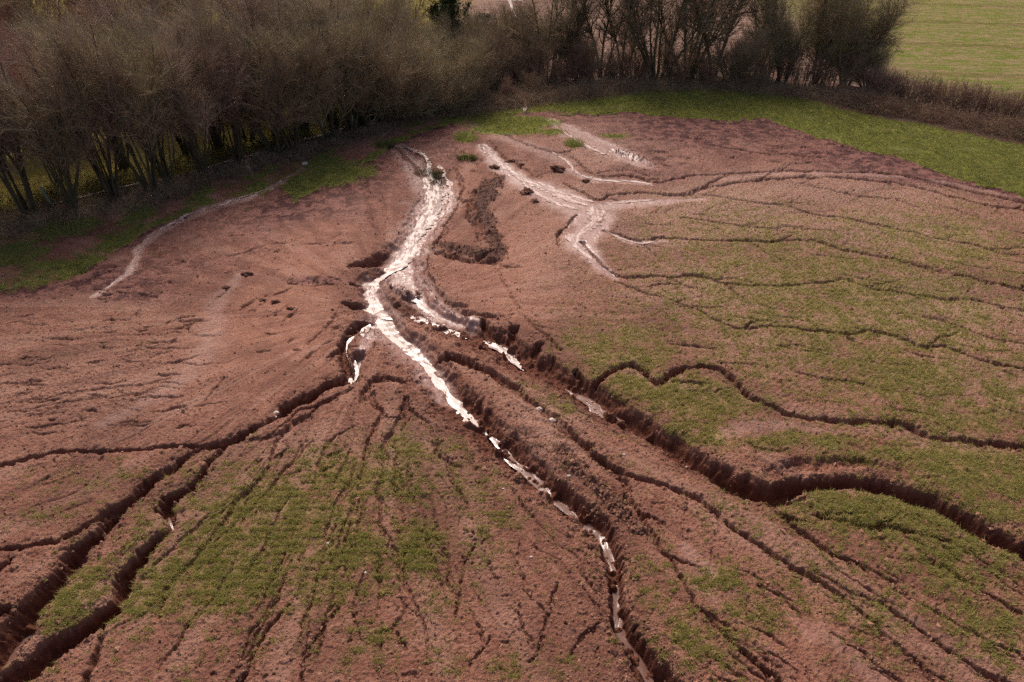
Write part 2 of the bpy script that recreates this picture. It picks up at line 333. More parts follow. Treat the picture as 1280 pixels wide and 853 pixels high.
XW = X + np.where(Y < 70, .20 * fbm(X, Y, 1.1, 2, 201), 0) * (.6 + Y / 60)
XF = np.where(Y < 70, .10 * fbm(X, Y, .3, 2, 203), 0) * (.6 + Y / 60)
YF = np.where(Y < 70, .10 * fbm(X, Y, .3, 2, 207), 0) * (.6 + Y / 60)
YW = Y + np.where(Y < 70, .20 * fbm(X, Y, 1.1, 2, 205), 0) * (.6 + Y / 60)
SGN = 1
D = np.zeros_like(X)          # carved depth (negative)
RS = np.zeros_like(X)         # raised
SI = np.zeros_like(X)         # silt
def sweep(line, arr, how, val=1.0):
    line = [tuple(q) + (0,) * (5 - len(q)) for q in line] if how == 'carve' else line
    L = catmull(to_world(line), .45)
    for a, b in zip(L[:-1], L[1:]):
        rad = max(a[2], b[2]) * 1.9 + .35
        wdw = window(min(a[0], b[0]) - rad, max(a[0], b[0]) + rad, min(a[1], b[1]) - rad, max(a[1], b[1]) + rad)
        if wdw is None: continue
        fk = float(np.clip(1 - ((a[2] + b[2]) * .25 - .2) / .4, .15, 1))
        x = XW[wdw] + XF[wdw] * fk; y = YW[wdw] + YF[wdw] * fk
        dx, dy = b[0] - a[0], b[1] - a[1]; ll = dx*dx + dy*dy + 1e-9
        t = np.clip(((x - a[0]) * dx + (y - a[1]) * dy) / ll, 0, 1)
        d = np.hypot(x - a[0] - t*dx, y - a[1] - t*dy)
        wd = np.maximum((a[2] + (b[2] - a[2]) * t) * .5, .05)
        e = edge[wdw]
        if how == 'carve':
            big_ = np.clip((wd - .25) / .3, 0, 1)
            s = d / wd * (e * (1 - big_) + (1 + .42 * n_edge[wdw] + .05 * n_fine[wdw]) * big_)
            dep = (a[3] + (b[3] - a[3]) * t)
            dep = np.where(dep > .5, .5 + (dep - .5) * .7, dep); dep = np.where(dep < .2, dep * 1.35, dep)
            prof = (1 - sstep(.42, 1.0, s)) * (1 - big_) + big_ * (.30 * (1 - sstep(.78, 1.0, s)) + .30 * (1 - sstep(.42, .74, s)) + .40 * (1 - sstep(.10, 1.35, s))); prof = prof * .9 + .10 * (1 - sstep(.9, 2.2, s))
            if a[4] + b[4] > .05:
                side = (x - a[0]) * dy - (y - a[1]) * dx      # sign tells the bank
                g_ = .5 * (a[4] + b[4]) * (np.sign(side) * SGN > 0)
                soft = 1 - np.clip((s - .25) / 2.3, 0, 1) ** .8
                prof = prof * (1 - g_) + soft * g_
            arr[wdw] = np.minimum(arr[wdw], -dep * prof)
        elif how == 'raise':
            s = d / wd * e
            arr[wdw] = np.maximum(arr[wdw], (a[3] + (b[3] - a[3]) * t) * (1 - sstep(.1, 1.3, s * (1 + .5 * n_edge[wdw]))))
        else:
            s = d / wd * (1 + .5 * n_edge[wdw])
            arr[wdw] = np.maximum(arr[wdw], val * (1 - sstep(.3, 1.45, s)))
# side branches of the shallow rills, cracks in the crusted left slope
r_ = np.random.default_rng(404); extra = []
for g in GUL:
    if max(q[3] for q in g) > .36 or len(g) < 4: continue
    for (a, b) in zip(g[1:-1], g[2:]):
        if r_.random() > .55: continue
        t = r_.random(); x, y, w_, d_ = [a[i] + (b[i] - a[i]) * t for i in range(4)]
        dx, dy = b[0] - a[0], b[1] - a[1]; n_ = math.hypot(dx, dy) + 1e-6; dx /= n_; dy /= n_
        th = math.radians(r_.uniform(14, 40)) * r_.choice([-1, 1]); fy = .55 if y < 300 else .8
        ux, uy = dx * math.cos(th) - dy * math.sin(th), dx * math.sin(th) + dy * math.cos(th)
        L_ = r_.uniform(18, 60); k1, k2 = r_.normal(0, 3, 2)
        extra.append([(x, y, w_ * .7, d_ * .7), (x + ux*L_*.5 + k1, y + uy*L_*.5*fy + k1*.5, w_ * .6, d_ * .6), (x + ux*L_ + k2, y + uy*L_*fy, w_ * .4, d_ * .2)])
for i in range(70):
    x, y = r_.uniform(-20, 240), r_.uniform(395, 540)
    L_ = r_.uniform(12, 60); s_ = r_.uniform(-.16, .04)
    extra.append([(x, y, 2.5, .03), (x + L_*.5, y + s_*L_*.5 + r_.normal(0, 1.5), 4, r_.uniform(.05, .11)), (x + L_, y + s_*L_, 2.5, .03)])
for i in range(45):
    x, y = r_.uniform(110, 440), r_.uniform(280, 470)
    L_ = r_.uniform(6, 26); s_ = r_.uniform(-.9, .1)
    extra.append([(x, y, 3, .04), (x + L_*.5, y + s_*L_*.5, 5, r_.uniform(.05, .12)), (x + L_, y + s_*L_, 3, .03)])
for (x0, y0, x1, y1, n_, s0) in ((355,346,415,356,10,0),(110,362,190,376,12,0),(205,395,245,412,8,-.2),(780,160,1100,205,50,.1),(740,185,830,215,20,.3),(20,330,140,352,14,-.2),(560,185,600,215,8,.5),(280,545,420,600,14,-.5)):
    for i in range(n_):
        x, y = r_.uniform(x0, x1), r_.uniform(y0, y1); L_ = r_.uniform(5, 22)
        extra.append([(x, y, 3, .05), (x + L_*.5, y + s0*L_*.5 + r_.normal(0, 1), 5, r_.uniform(.07, .16)), (x + L_, y + s0*L_, 3, .04)])
for i in range(46):
    a_ = math.radians(r_.uniform(58, 128)); q0 = r_.uniform(90, 360); q1 = q0 + r_.uniform(40, 130); wob = r_.normal(0, 5, 3)
    cx_, cy_ = 485, 440
    extra.append([(cx_ + math.cos(a_) * (q0 + (q1 - q0) * f) * 1.5 + wob[j], cy_ + math.sin(a_) * (q0 + (q1 - q0) * f) , 4 + 2 * (j == 1), (.04, .11, .03)[j]) for j, f in enumerate((0, .5, 1))])
for i in range(40):
    x, y = r_.uniform(780, 1270), r_.uniform(250, 560); L_ = r_.uniform(30, 110); s_ = .10 + .16 * (x - 780) / 500 + r_.normal(0, .04)
    extra.append([(x, y, 2.5, .03), (x + L_*.5, y + s_*L_*.5 + r_.normal(0, 3), 4, r_.uniform(.07, .13)), (x + L_, y + s_*L_, 2.5, .03)])
for i in range(34):
    x, y = r_.uniform(860, 1270), r_.uniform(640, 850); L_ = r_.uniform(30, 100); s_ = .62 + r_.normal(0, .06)
    extra.append([(x, y, 3, .03), (x + L_*.5, y + s_*L_*.5 + r_.normal(0, 3), 5, r_.uniform(.08, .15)), (x + L_, y + s_*L_, 3, .03)])
for g in GUL + extra: sweep(g, D, 'carve')
for g in RID: sweep(g, RS, 'raise')
for g, v in SILT: sweep(g, SI, 'silt', v)

# slumped blocks and dry stretches break the channels up
fill = sstep(.12, .55, fbm(X, Y, .9, 3, 211, .6))
wetbed = np.clip(SI * 1.2, 0, 1)
fill = fill * (1 - .85 * wetbed)
D *= 1 - .7 * fill * (1 - .5 * sstep(.5, .9, -D))
D += np.clip(-D * 2.2, 0, 1) * (1 - np.clip(-D, 0, 1) * .3) * .30 * (np.abs(fbm(X, Y, .6, 3, 215, .65)) - .2) * (1 - .85 * wetbed)
D = np.minimum(D, .02)
def blobs(lst):
    A = np.zeros_like(X)
    for (bx, by, rx, ry, st) in lst:
        cx, cy = P(bx, by); _, y1 = P(bx, by - ry); _, y0 = P(bx, by + ry)
        wx = rx * mpp(by); wy = (y1 - y0) / 2; cy = (y0 + y1) / 2
        wdw = window(cx - 2.6*wx, cx + 2.6*wx, cy - 2.6*wy, cy + 2.6*wy)
        if wdw is None: continue
        q = ((X[wdw] - cx) / wx) ** 2 + ((Y[wdw] - cy) / wy) ** 2
        A[wdw] = np.maximum(A[wdw], st * np.exp(-q * .8) )
    return A
GR = blobs(GREEN); VG = blobs(VERGE); PA = blobs(PALE); DM = blobs(DAMP + [(950,165,200,26,1.0),(820,150,90,14,.8),(1130,205,120,16,1.0),(820,215,80,20,.5),(350,260,90,30,.8),(460,215,50,30,.8),(80,350,140,18,.9),(200,330,100,24,.6),(560,180,50,30,.6)])

# zone boundaries: field -> grass verge -> woodland floor -> far field
def curve(pts, dy=0):
    xs, ys = P(*np.array(pts, float).T); o = np.argsort(xs)
    return lambda x: np.interp(x, xs[o], ys[o]) + dy
front = curve([(-250,420),(0,365),(60,360),(120,335),(150,312),(200,280),(250,264),(300,250),(350,240),(370,250),(400,238),(430,212),(470,198),(490,183),(520,172),(560,155),(600,150),(640,146),(690,138),(760,142),(845,144),(912,150),(961,151),(1010,169),(1062,184),(1119,195),(1175,217),(1280,247),(1500,310)])
litter = curve([(-250,330),(0,296),(60,283),(150,266),(200,256),(260,236),(330,213),(400,192),(470,170),(520,150),(560,143),(620,138),(680,130),(740,122),(800,112),(900,108),(960,114),(1060,140),(1100,148),(1175,163),(1280,183),(1500,235)])
def wback(x): return litter(x) + np.where(x < -8, 4.5, 5.5)
wn = fbm(X, Y, 3.2, 3, 41) * 1.5 + fbm(X, Y, .8, 2, 45) * .7
bX, bY = X, Y + wn
V_ver = sstep(-.25, .35, bY - front(bX)); V_lit = sstep(-.5, .6, bY - litter(bX)); V_far = sstep(-.6, .8, bY - wback(bX))
V_ver_edge = np.exp(-((bY - front(bX)) / 1.1) ** 2)

# undulation + roughness
wx0, wy0 = P(480, 385)
ang = np.arctan2(Y - wy0, X - wx0); rad = np.hypot(X - wx0, Y - wy0)
infield = (1 - V_ver)
radial = perlin(ang * 22, np.log(rad + 2) * 2.2, 7) * .6 + perlin(ang * 55, np.log(rad + 2) * 4, 8) * .4
calm = np.clip(SI * 1.1, 0, 1)
# seedbed rows curve round the slope
rowc = Y - np.maximum(X + 2, 0) ** 2 / 36
ROW = .30
rows = np.cos((rowc + .07 * perlin(X / .7, Y / .7, 18)) / ROW * 2 * math.pi) * np.clip(.25 + 1.4 * fbm(X, Y, 1.8, 2, 17), 0, 1.2)
near = 1 / (1 + (Y / 60) ** 2)
lumps = np.abs(fbm(X, Y, .34, 3, 31, .65)); grain = fbm(X, Y, .12, 2, 51, .7)
clod = sstep(.28, .75, fbm(X, Y, .5, 2, 61, .6))
SMZ = blobs([(375,330,80,80,1),(330,440,80,50,.9),(640,350,50,70,.8),(560,250,30,60,.7),(600,290,30,30,.8),(1030,578,60,8,.9)])
amp = (1 - .8 * calm) * infield * (1 - .55 * SMZ)
cl_left = np.exp(-((X - P(400, 380)[0]) / 6) ** 2 - ((Y - P(400, 380)[1]) / 8) ** 2)
Z = .10 * fbm(X, Y, 9, 2, 71) * infield
Z += D + RS
Z += amp * (1 - .6 * cl_left) * (.085 * (lumps - .25) + .06 * clod * (.4 + lumps) + .030 * grain + (.003 + .010 * sstep(4, 10, X)) * rows + PA * .05 * (np.abs(fbm(X, Y, .42, 3, 181, .7)) - .2))
Z += radial * (.045 - .03 * sstep(22, 30, Y)) * infield * sstep(2, 9, rad) * (1 - .7 * calm) * (1 - sstep(40, 55, Y))
Z += .02 * fbm(X, Y, 1.6, 2, 81) * infield
qx0, qy0 = P(600, 330); a2 = np.arctan2(Y - qy0, X - qx0); r2 = np.hypot(X - qx0, Y - qy0)
def micro(an, rr, ka, kr, sd, wv=.10):
    v = np.abs(perlin(an * ka + .5 * perlin(X / 2.2, Y / 2.2, sd + 1) , np.log(rr + 3) * kr, sd))
    return (1 - sstep(0, wv, v)) * sstep(-.1, .35, perlin(X / 2.6, Y / 2.6, sd + 2))
MIC = np.maximum(micro(ang, rad, 15, 2.2, 221, .07) * (1 - sstep(P(600, 520)[1], P(600, 450)[1], Y)), micro(a2, r2, 13, 2.4, 231, .08) * sstep(3, 7, X))
PIT = sstep(.34, .52, fbm(X, Y, .30, 2, 251, .6)) * sstep(-.3, .3, fbm(X, Y, 2.2, 2, 253))
Z -= .075 * PIT * amp * (1 - .7 * SMZ)
Z -= .055 * MIC * infield * sstep(3, 7, rad) * (1 - .6 * calm) * (1 - sstep(45, 55, Y))
floor_n = sstep(.15, .5, -D)
wallm = np.clip(-D * 4, 0, 1) * (1 - .8 * calm)
Z += wallm * (.13 * (np.abs(fbm(X * 1.3 + Z * 1.1, Y + Z * .7, .45, 3, 261, .6)) - .2) + .05 * fbm(X + Z, Y - Z, .16, 2, 263))
Z += floor_n * (.07 * fbm(X, Y, .5, 2, 91) + .03 * n_fine) * (1 - .8 * calm)
Z += (RS > .02) * (.34 * np.abs(fbm(X, Y, .45, 3, 95, .7)) - .10)
band = np.clip(DM * 1.3, 0, 1) * infield
Z += band * .05 * np.abs(fbm(X, Y, .6, 3, 97, .7))
# fluted bank between the two gullies
rb = np.exp(-((X - P(690, 560)[0]) / 2.2) ** 2 - ((Y - P(690, 560)[1]) / 2.6) ** 2)
uu = (X * .45 + Y * .9); vv = (X * .9 - Y * .45)
Z += rb * .16 * perlin(vv / 1.8, uu / .42, 101)
Z += V_ver * (1 - V_far) * (.10 * fbm(X, Y, 1.2, 3, 111) + .06) + V_lit * (1 - V_far) * .12
Z += V_far * (.02 * fbm(X, Y, 1.0, 2, 121))

gn = fbm(X, Y, 1.1, 3, 131, .6)
GRS = np.clip(GR * (1.05 + .9 * gn) * (1 - SI) + .08 * gn, 0, 1.3) * infield * (1 - sstep(.10, .35, -D)) * (1 - sstep(.05, .2, RS))
VGR = np.clip(np.maximum(V_ver * (1 - V_lit) * np.clip(1.25 + 1.3 * fbm(X, Y, 2.6, 3, 141) - .75 * (X < -6), 0, 1.2), np.clip(VG, 0, 1.2) * (1 + .8 * gn)), 0, 1) * (1 - .8 * np.clip(SI * V_ver, 0, 1)) * (1 - sstep(.1, .3, -D))
VLG = sstep(.62, .2, 0 * X) * 0 + V_lit * (1 - V_far)
pinkx = np.exp(-((X - (P(800, 60)[0])) / 26) ** 2) * V_far
SMO = blobs([(375,330,80,80,1),(330,440,80,50,.9),(420,270,40,50,.8),(640,350,50,70,.8),(560,250,30,60,.7),(590,210,30,30,.6),(600,290,30,30,.8),(700,300,40,30,.5),(1010,790,60,40,.6),(920,545,40,14,.8),(230,300,80,40,.6),(480,240,30,50,.7),(530,450,60,40,.4),(1030,578,60,8,.9)])
FLO = .5 + .55 * perlin(ang * 11, np.log(rad + 2) * 1.6, 241) + .35 * perlin(ang * 34 + .4 * wn, np.log(rad + 2) * 2.6, 243) + .25 * fbm(X, Y, 3.5, 2, 245)
FLO = np.clip(FLO, 0, 1)
TONE = np.clip(.5 + .9 * fbm(X, Y, 4.5, 3, 247), 0, 1)
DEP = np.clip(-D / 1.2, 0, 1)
TD = np.clip(np.maximum(DM * infield * .9, V_ver_edge * (1 - .6*VGR) * .8), 0, 1)

idx = np.arange(NR * NC, dtype=np.int32).reshape(NR, NC)
quads = np.stack([idx[:-1, :-1], idx[:-1, 1:], idx[1:, 1:], idx[1:, :-1]], -1).reshape(-1, 4)
VV = np.stack([X, Y, Z.astype(np.float32)], -1).reshape(-1, 3)
A1 = np.stack([GRS, VGR, SI * infield + SI * V_ver * .8, PA * infield], -1).reshape(-1, 4)
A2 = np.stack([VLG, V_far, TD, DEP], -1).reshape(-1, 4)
A3 = np.stack([pinkx, (RS > .04) * np.clip(RS * 4, 0, 1), MIC * infield, sstep(6, 22, X) * V_far], -1).reshape(-1, 4)

A4 = np.stack([SMO, FLO, TONE, X * 0 + 1], -1).reshape(-1, 4)
# sampling of the fields at any point
def samp(arr, x, y):
    r = np.interp(y, Yr, np.arange(NR)); h = np.interp(y, Yr, half)
    c = (np.asarray(x) / h + 1.16) / 2.32 * (NC - 1)
    r = np.clip(r, 0, NR - 1.001); c = np.clip(c, 0, NC - 1.001)
    r0 = r.astype(int); c0 = c.astype(int); fr = r - r0; fc = c - c0
    return (arr[r0, c0]*(1-fr)*(1-fc) + arr[r0+1, c0]*fr*(1-fc) + arr[r0, c0+1]*(1-fr)*fc + arr[r0+1, c0+1]*fr*fc)

# ------------------------------------------------------------------ ground material
def ground_material():
    k = NT('ground_soil')
    def at(name):
        a = k.n('ShaderNodeAttribute', attribute_name=name); s = k.n('ShaderNodeSeparateColor'); k.link(a.outputs['Color'], s.inputs[0])
        return s.outputs[0], s.outputs[1], s.outputs[2], a.outputs['Alpha']
    grass, verge, silt, pale = at('zones_a'); lit, far, damp, dep = at('zones_b'); pink, spoil, mic, right = at('zones_c'); smo, flo, tone, _ = at('zones_d')
    geo = k.n('ShaderNodeNewGeometry'); pos = geo.outputs['Position']
    big = k.noise(.22, 4, .6, pos); mid = k.noise(1.6, 5, .65, pos); fine = k.noise(9, 5, .7, pos); spk = k.noise(28, 3, .6, pos)
    soil = k.mix(k.ramp(big, .3, .7), (.215, .092, .063), (.29, .132, .091))
    soil = k.mix(k.ramp(mid, .35, .7), soil, (.33, .168, .115))
    # fine clods: darker moist crumbs and paler dry crusts
    soil = k.mix(k.math('MULTIPLY', k.ramp(fine, .48, .64), .7), soil, (.110, .044, .028))
    soil = k.mix(k.math('MULTIPLY', k.ramp(spk, .54, .70), .5), soil, (.37, .22, .15))
    soil = k.mix(k.math('MULTIPLY', smo, .75), soil, k.mix(k.ramp(mid, .35, .65), (.25, .110, .070), (.34, .165, .108)))
    soil = k.mix(k.math('MULTIPLY', k.ramp(flo, .55, .85), .5), soil, (.36, .205, .150))
    soil = k.mix(k.math('MULTIPLY', k.ramp(flo, .42, .15), .45), soil, (.135, .056, .040))
    soil = k.mix(k.math('MULTIPLY', k.ramp(tone, .45, .2), .45), soil, (.120, .050, .034))
    soil = k.mix(k.math('MULTIPLY', pale, k.ramp(fine, .62, .38)), soil, (.50, .335, .255))
    md = k.n('ShaderNodeMapping'); md.inputs['Scale'].default_value = (.8, .85, 1); k.link(pos, md.inputs[0])
    dn = k.noise(1.5, 6, .78, md.outputs[0], .6)
    dampc = k.mix(k.ramp(dn, .43, .56), (.235, .108, .086), (.066, .023, .021))
    soil = k.mix(k.math('MULTIPLY', k.math('MINIMUM', k.math('MULTIPLY', damp, 1.5), 1.0), k.ramp(big, .2, .5)), soil, dampc)
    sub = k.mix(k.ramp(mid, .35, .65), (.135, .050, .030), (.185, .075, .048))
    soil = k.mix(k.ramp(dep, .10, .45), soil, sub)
    soil = k.mix(spoil, soil, k.mix(k.ramp(fine, .4, .6), (.13, .062, .044), (.06, .028, .022)))
    soil = k.mix(k.math('MULTIPLY', mic, .4), soil, (.15, .066, .045))
    # silt with flow streaks
    mp = k.n('ShaderNodeMapping'); mp.inputs['Scale'].default_value = (1.0, .45, 1); k.link(pos, mp.inputs[0])
    stre = k.noise(3.2, 5, .65, mp.outputs[0], 1.2)
    siltc = k.mix(k.ramp(stre, .38, .70), (.25, .132, .105), (.39, .255, .21))
    soil = k.mix(k.math('MULTIPLY', silt, k.ramp(k.noise(1.6, 5, .65, pos), .26, .46)), soil, siltc)
    spm = k.math('MULTIPLY', k.ramp(k.noise(6.5, 5, .8, pos), .52, .60), k.ramp(grass, .10, .4))
    soil = k.mix(k.math('MULTIPLY', spm, .7), soil, (.125, .085, .040))
    # thin crop cover
    gnz = k.noise(14, 4, .7, pos)
    gcol = k.mix(k.ramp(k.noise(5, 3, .6, pos), .35, .65), (.19, .175, .045), (.26, .235, .07))
    gm = k.math('MULTIPLY', k.ramp(k.math('ADD', gnz, k.math('MULTIPLY', k.math('SUBTRACT', grass, .5), .34)), .50, .60), k.ramp(grass, .08, .5))
    soil = k.mix(k.math('MULTIPLY', gm, .5), soil, gcol)
    vcol = k.mix(k.ramp(k.noise(2.5, 4, .7, pos), .35, .65), (.12, .13, .03), (.21, .205, .055))
    soil = k.mix(k.ramp(k.math('ADD', verge, k.math('MULTIPLY', k.math('SUBTRACT', gnz, .5), .6)), .35, .65), soil, vcol)
    litc = k.mix(k.ramp(fine, .35, .65), (.05, .028, .022), (.12, .072, .046))
    soil = k.mix(lit, soil, litc)
    # far field: olive stubble and seedlings, pink flooded silt in the middle
    mpf = k.n('ShaderNodeMapping'); mpf.inputs['Scale'].default_value = (.12, 1.0, 1); mpf.inputs['Rotation'].default_value = (0, 0, R(5)); k.link(pos, mpf.inputs[0])
    mpf2 = k.n('ShaderNodeMapping'); mpf2.inputs['Rotation'].default_value = (0, 0, R(9)); k.link(pos, mpf2.inputs[0])
    fr = k.noise(1.3, 3, .7, mpf.outputs[0])
    fsp = k.noise(.9, 6, .85, pos)
    farc = k.mix(k.ramp(k.math('ADD', k.math('MULTIPLY', fr, .4), k.math('MULTIPLY', fsp, .6)), .42, .56), (.29, .21, .125), (.14, .165, .040))
    wv = k.n('ShaderNodeTexWave', wave_type='BANDS', bands_direction='Y'); wv.inputs['Scale'].default_value = .022; wv.inputs['Distortion'].default_value = .4; wv.inputs['Detail'].default_value = 1; k.link(mpf2.outputs[0], wv.inputs[0])
    farc = k.mix(k.math('MULTIPLY', k.ramp(wv.outputs[1], .93, .99), k.math('MULTIPLY', fsp, .6)), farc, (.10, .065, .035))
    farc = k.mix(right, k.mix(k.ramp(fsp, .4, .6), (.22, .165, .06), (.27, .235, .07)), farc)
    farc = k.mix(k.ramp(k.math('MULTIPLY', pink, k.math('ADD', big, .55)), .3, .62), farc, k.mix(k.ramp(fr, .4, .6), (.19, .115, .085), (.33, .23, .185)))
    soil = k.mix(far, soil, farc)
    rough = k.math('SUBTRACT', .72, k.math('MULTIPLY', silt, k.math('ADD', .18, k.math('MULTIPLY', k.ramp(stre, .3, .6), .34))))
    h1 = k.math('ADD', k.math('MULTIPLY', fine, 1.0), k.math('MULTIPLY', spk, .45))
    h1 = k.math('MULTIPLY', h1, k.math('SUBTRACT', 1.0, k.math('MULTIPLY', silt, .9)))
    h1 = k.math('MULTIPLY', h1, k.math('SUBTRACT', 1.0, k.math('MULTIPLY', smo, .5)))
    nrm = k.bump(h1, 1.0, .10)
    hs = k.n('ShaderNodeHueSaturation'); hs.inputs['Saturation'].default_value = 1.04; k.link(soil, hs.inputs['Color']); soil = hs.outputs[0]
    sp = k.math('MULTIPLY', k.math('SUBTRACT', 1.0, k.math('MAXIMUM', far, verge)), k.math('ADD', .16, k.math('MULTIPLY', silt, .38)), clamp=True)
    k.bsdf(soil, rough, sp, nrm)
    return k.m
M_ground = ground_material()

zone = np.zeros(len(VV), np.int8)
fl = (Y > front(X)); ll_ = (Y > litter(X)); wl = (Y > wback(X))
zone = (fl.astype(np.int8) + ll_ + wl).reshape(-1)
qz = zone[quads[:, 0]]
for z, name in enumerate(('eroded_field', 'grass_verge', 'woodland_floor', 'far_field')):
    q = quads[qz == z]
    used, inv = np.unique(q, return_inverse=True)
    me = mesh_np(name, VV[used], inv.reshape(q.shape), M_ground)
    color_attr(me, 'zones_a', A1[used]); color_attr(me, 'zones_b', A2[used]); color_attr(me, 'zones_c', A3[used]); color_attr(me, 'zones_d', A4[used])
    add(name, me, kind='structure')

# ------------------------------------------------------------------ water
def water_material(name, pale_lo, pale_hi, foam_sheen=(.70, .57, .50), mud=(.38, .24, .19)):  # pale streaks: froth plus sky reflection painted into the base colour
    k = NT(name)
    a = k.n('ShaderNodeAttribute', attribute_name='flow'); s = k.n('ShaderNodeSeparateColor'); k.link(a.outputs['Color'], s.inputs[0])
    cx = k.n('ShaderNodeCombineXYZ'); k.link(s.outputs[0], cx.inputs[0]); k.link(s.outputs[1], cx.inputs[1])
    mp = k.n('ShaderNodeMapping'); mp.inputs['Scale'].default_value = (.9, .22, 1); k.link(cx.outputs[0], mp.inputs[0])
    n1 = k.noise(7, 4, .6, mp.outputs[0], .8); n2 = k.noise(3.0, 3, .6, mp.outputs[0], .5)
    f = k.ramp(k.math('ADD', k.math('MULTIPLY', n1, .6), k.math('MULTIPLY', n2, .4)), pale_lo, pale_hi)
    f = k.math('MULTIPLY', f, k.ramp(k.math('ADD', s.outputs[2], k.math('MULTIPLY', n2, .5)), .15, .6))
    col = k.mix(f, mud, foam_sheen)
    ro = k.math('ADD', .17, k.math('MULTIPLY', f, .36))
    k.bsdf(col, ro, .5, k.bump(n1, .55, .025))
    return k.m
M_white = water_material('foam_sheen_water', .455, .565, (.60, .475, .405), (.19, .112, .088))  # froth, with the silvery sky sheen put into its colour
M_mud = water_material('muddy_water', .56, .78, (.40, .27, .22), (.17, .085, .062))
M_mudw = water_material('silty_trickle', .44, .62, (.62, .50, .44), (.28, .16, .12))
M_film = water_material('silty_film', .44, .58, (.52, .38, .32), (.27, .16, .125))
M_red = water_material('red_puddle', .9, .95, (.3, .1, .05), (.28, .085, .03))

def stream(name, pts, mat, lift=.07, step=.12, jag=.25, seed=0, snap=False, wk=1.45, **kw):
    L = catmull(to_world(pts), step)
    n = len(L); m = 9
    if snap:
        T = np.gradient(L[:, :2], axis=0); T /= np.linalg.norm(T, axis=1)[:, None] + 1e-9
        cand = np.linspace(-.7, .7, 21); sh = np.zeros(n)
        zc = np.stack([samp(Z, L[:, 0] - T[:, 1] * c, L[:, 1] + T[:, 0] * c) + .05 * abs(c) for c in cand])
        sh = cand[np.argmin(zc, 0)]; sh = np.convolve(np.pad(sh, 7, 'edge'), np.ones(15) / 15, 'valid')
        L[:, 0] -= T[:, 1] * sh; L[:, 1] += T[:, 0] * sh
    L[:, 2] *= wk
    T = np.gradient(L[:, :2], axis=0); T /= np.linalg.norm(T, axis=1)[:, None] + 1e-9
    z = np.min([samp(Z, L[:, 0] - T[:, 1] * c * L[:, 2], L[:, 1] + T[:, 0] * c * L[:, 2]) for c in (-.2, -.1, 0, .1, .2)], 0)
    zs = z.copy()
    for i in range(n):
        zs[i] = np.percentile(z[max(0, i-8):i+9], 50)
    zs = np.convolve(np.pad(zs, 6, 'edge'), np.ones(13) / 13, 'valid') + lift * .75
    T = np.gradient(L[:, :2], axis=0); T /= np.linalg.norm(T, axis=1)[:, None] + 1e-9
    N = np.stack([-T[:, 1], T[:, 0]], 1)
    s = np.concatenate([[0], np.cumsum(np.hypot(*np.diff(L[:, :2], axis=0).T))])
    wl = L[:, 2] * .5 * (1 + jag * perlin(s / .7, s * 0 + 3.3, seed) + jag * perlin(s / .22, s * 0 + 1.3, seed))
    wr = L[:, 2] * .5 * (1 + jag * perlin(s / .7, s * 0 + 9.3, seed) + jag * perlin(s / .22, s * 0 + 6.3, seed))
    taper = np.minimum(1, np.minimum(np.arange(n), np.arange(n)[::-1]) / 5 + .15)
    u = np.linspace(-1, 1, m)
    off = np.where(u[None] < 0, u[None] * wl[:, None], u[None] * wr[:, None]) * taper[:, None]
    Px = L[:, 0][:, None] + N[:, 0][:, None] * off; Py = L[:, 1][:, None] + N[:, 1][:, None] * off
    Pz = zs[:, None] + .018 * perlin(Px / .3, Py / .3, 5)
    V = np.stack([Px, Py, Pz], -1).reshape(-1, 3)
    ii = np.arange(n * m).reshape(n, m)
    F = np.stack([ii[:-1, :-1], ii[1:, :-1], ii[1:, 1:], ii[:-1, 1:]], -1).reshape(-1, 4)
    me = mesh_np(name, V, F, mat)
    fl = np.stack([off, np.broadcast_to(s[:, None], off.shape), np.broadcast_to(1 - np.abs(u)[None], off.shape), off * 0 + 1], -1)
    color_attr(me, 'flow', fl)
    return add(name, me, kind='structure', **kw)

stream('stream', [(500,180,4),(514,184,6),(533,193,8),(540,205,10),(537,216,16),(540,228,20),(538,246,24),(527,267,24),(514,288,16),(513,301,11),(504,317,12),(480,332,11),(462,343,14),(461,360,18),(468,384,20),(478,402,22),(494,416,20),(513,430,16),(526,443,14),(537,456,12),(550,473,12),(563,491,15),(577,506,13),(596,518,11),(608,527,7)], M_white, seed=1)
stream('stream', [(492,182,7),(510,200,8),(526,214,9),(538,226,9)], M_mud, lift=.05, seed=2)
stream('stream', [(461,346,12),(474,358,12),(488,374,11),(500,382,9),(516,390,12),(533,399,12),(555,408,11),(580,415,8)], M_white, lift=.03, seed=3, snap=True)
stream('stream', [(599,418,7),(614,422,9),(628,427,9),(635,436,8),(649,451,4)], M_white, lift=.12, seed=4, snap=True)
stream('stream', [(708,472,6),(718,480,7),(731,488,9),(742,502,11),(757,511,8),(775,520,5)], M_mud, lift=.1, seed=5, snap=True)
stream('stream', [(880,580,6),(889,586,5)], M_mud, lift=.1, seed=6, snap=True)
stream('stream', [(608,527,8),(619,537,9),(628,553,10),(638,567,11),(661,577,13),(677,594,14),(686,608,10),(702,624,9),(718,635,8),(746,650,12),(758,672,11),(767,697,9),(772,720,9),(775,750,11),(777,780,13),(798,811,11),(828,852,11),(850,885,11)], M_mud, lift=.08, wk=1.05, seed=7, snap=True)
stream('stream', [(472,402,8),(461,416,6),(452,430,6),(447,450,5),(443,462,6),(441,473,9)], M_white, seed=8, snap=True)
stream('stream', [(588,452,4),(600,459,4),(621,470,3)], M_white, lift=.08, seed=9)  # glint on the rill, painted as a short pale strip
stream('stream', [(382,209,2),(340,234,3),(300,248,4),(262,261,5),(240,266,5),(210,283,4),(190,293,3),(178,304,2)], M_mudw, lift=.01, jag=1.0, seed=10)
stream('stream', [(497,160,3),(485,166,5),(478,172,3)], M_white, lift=.03, seed=14)
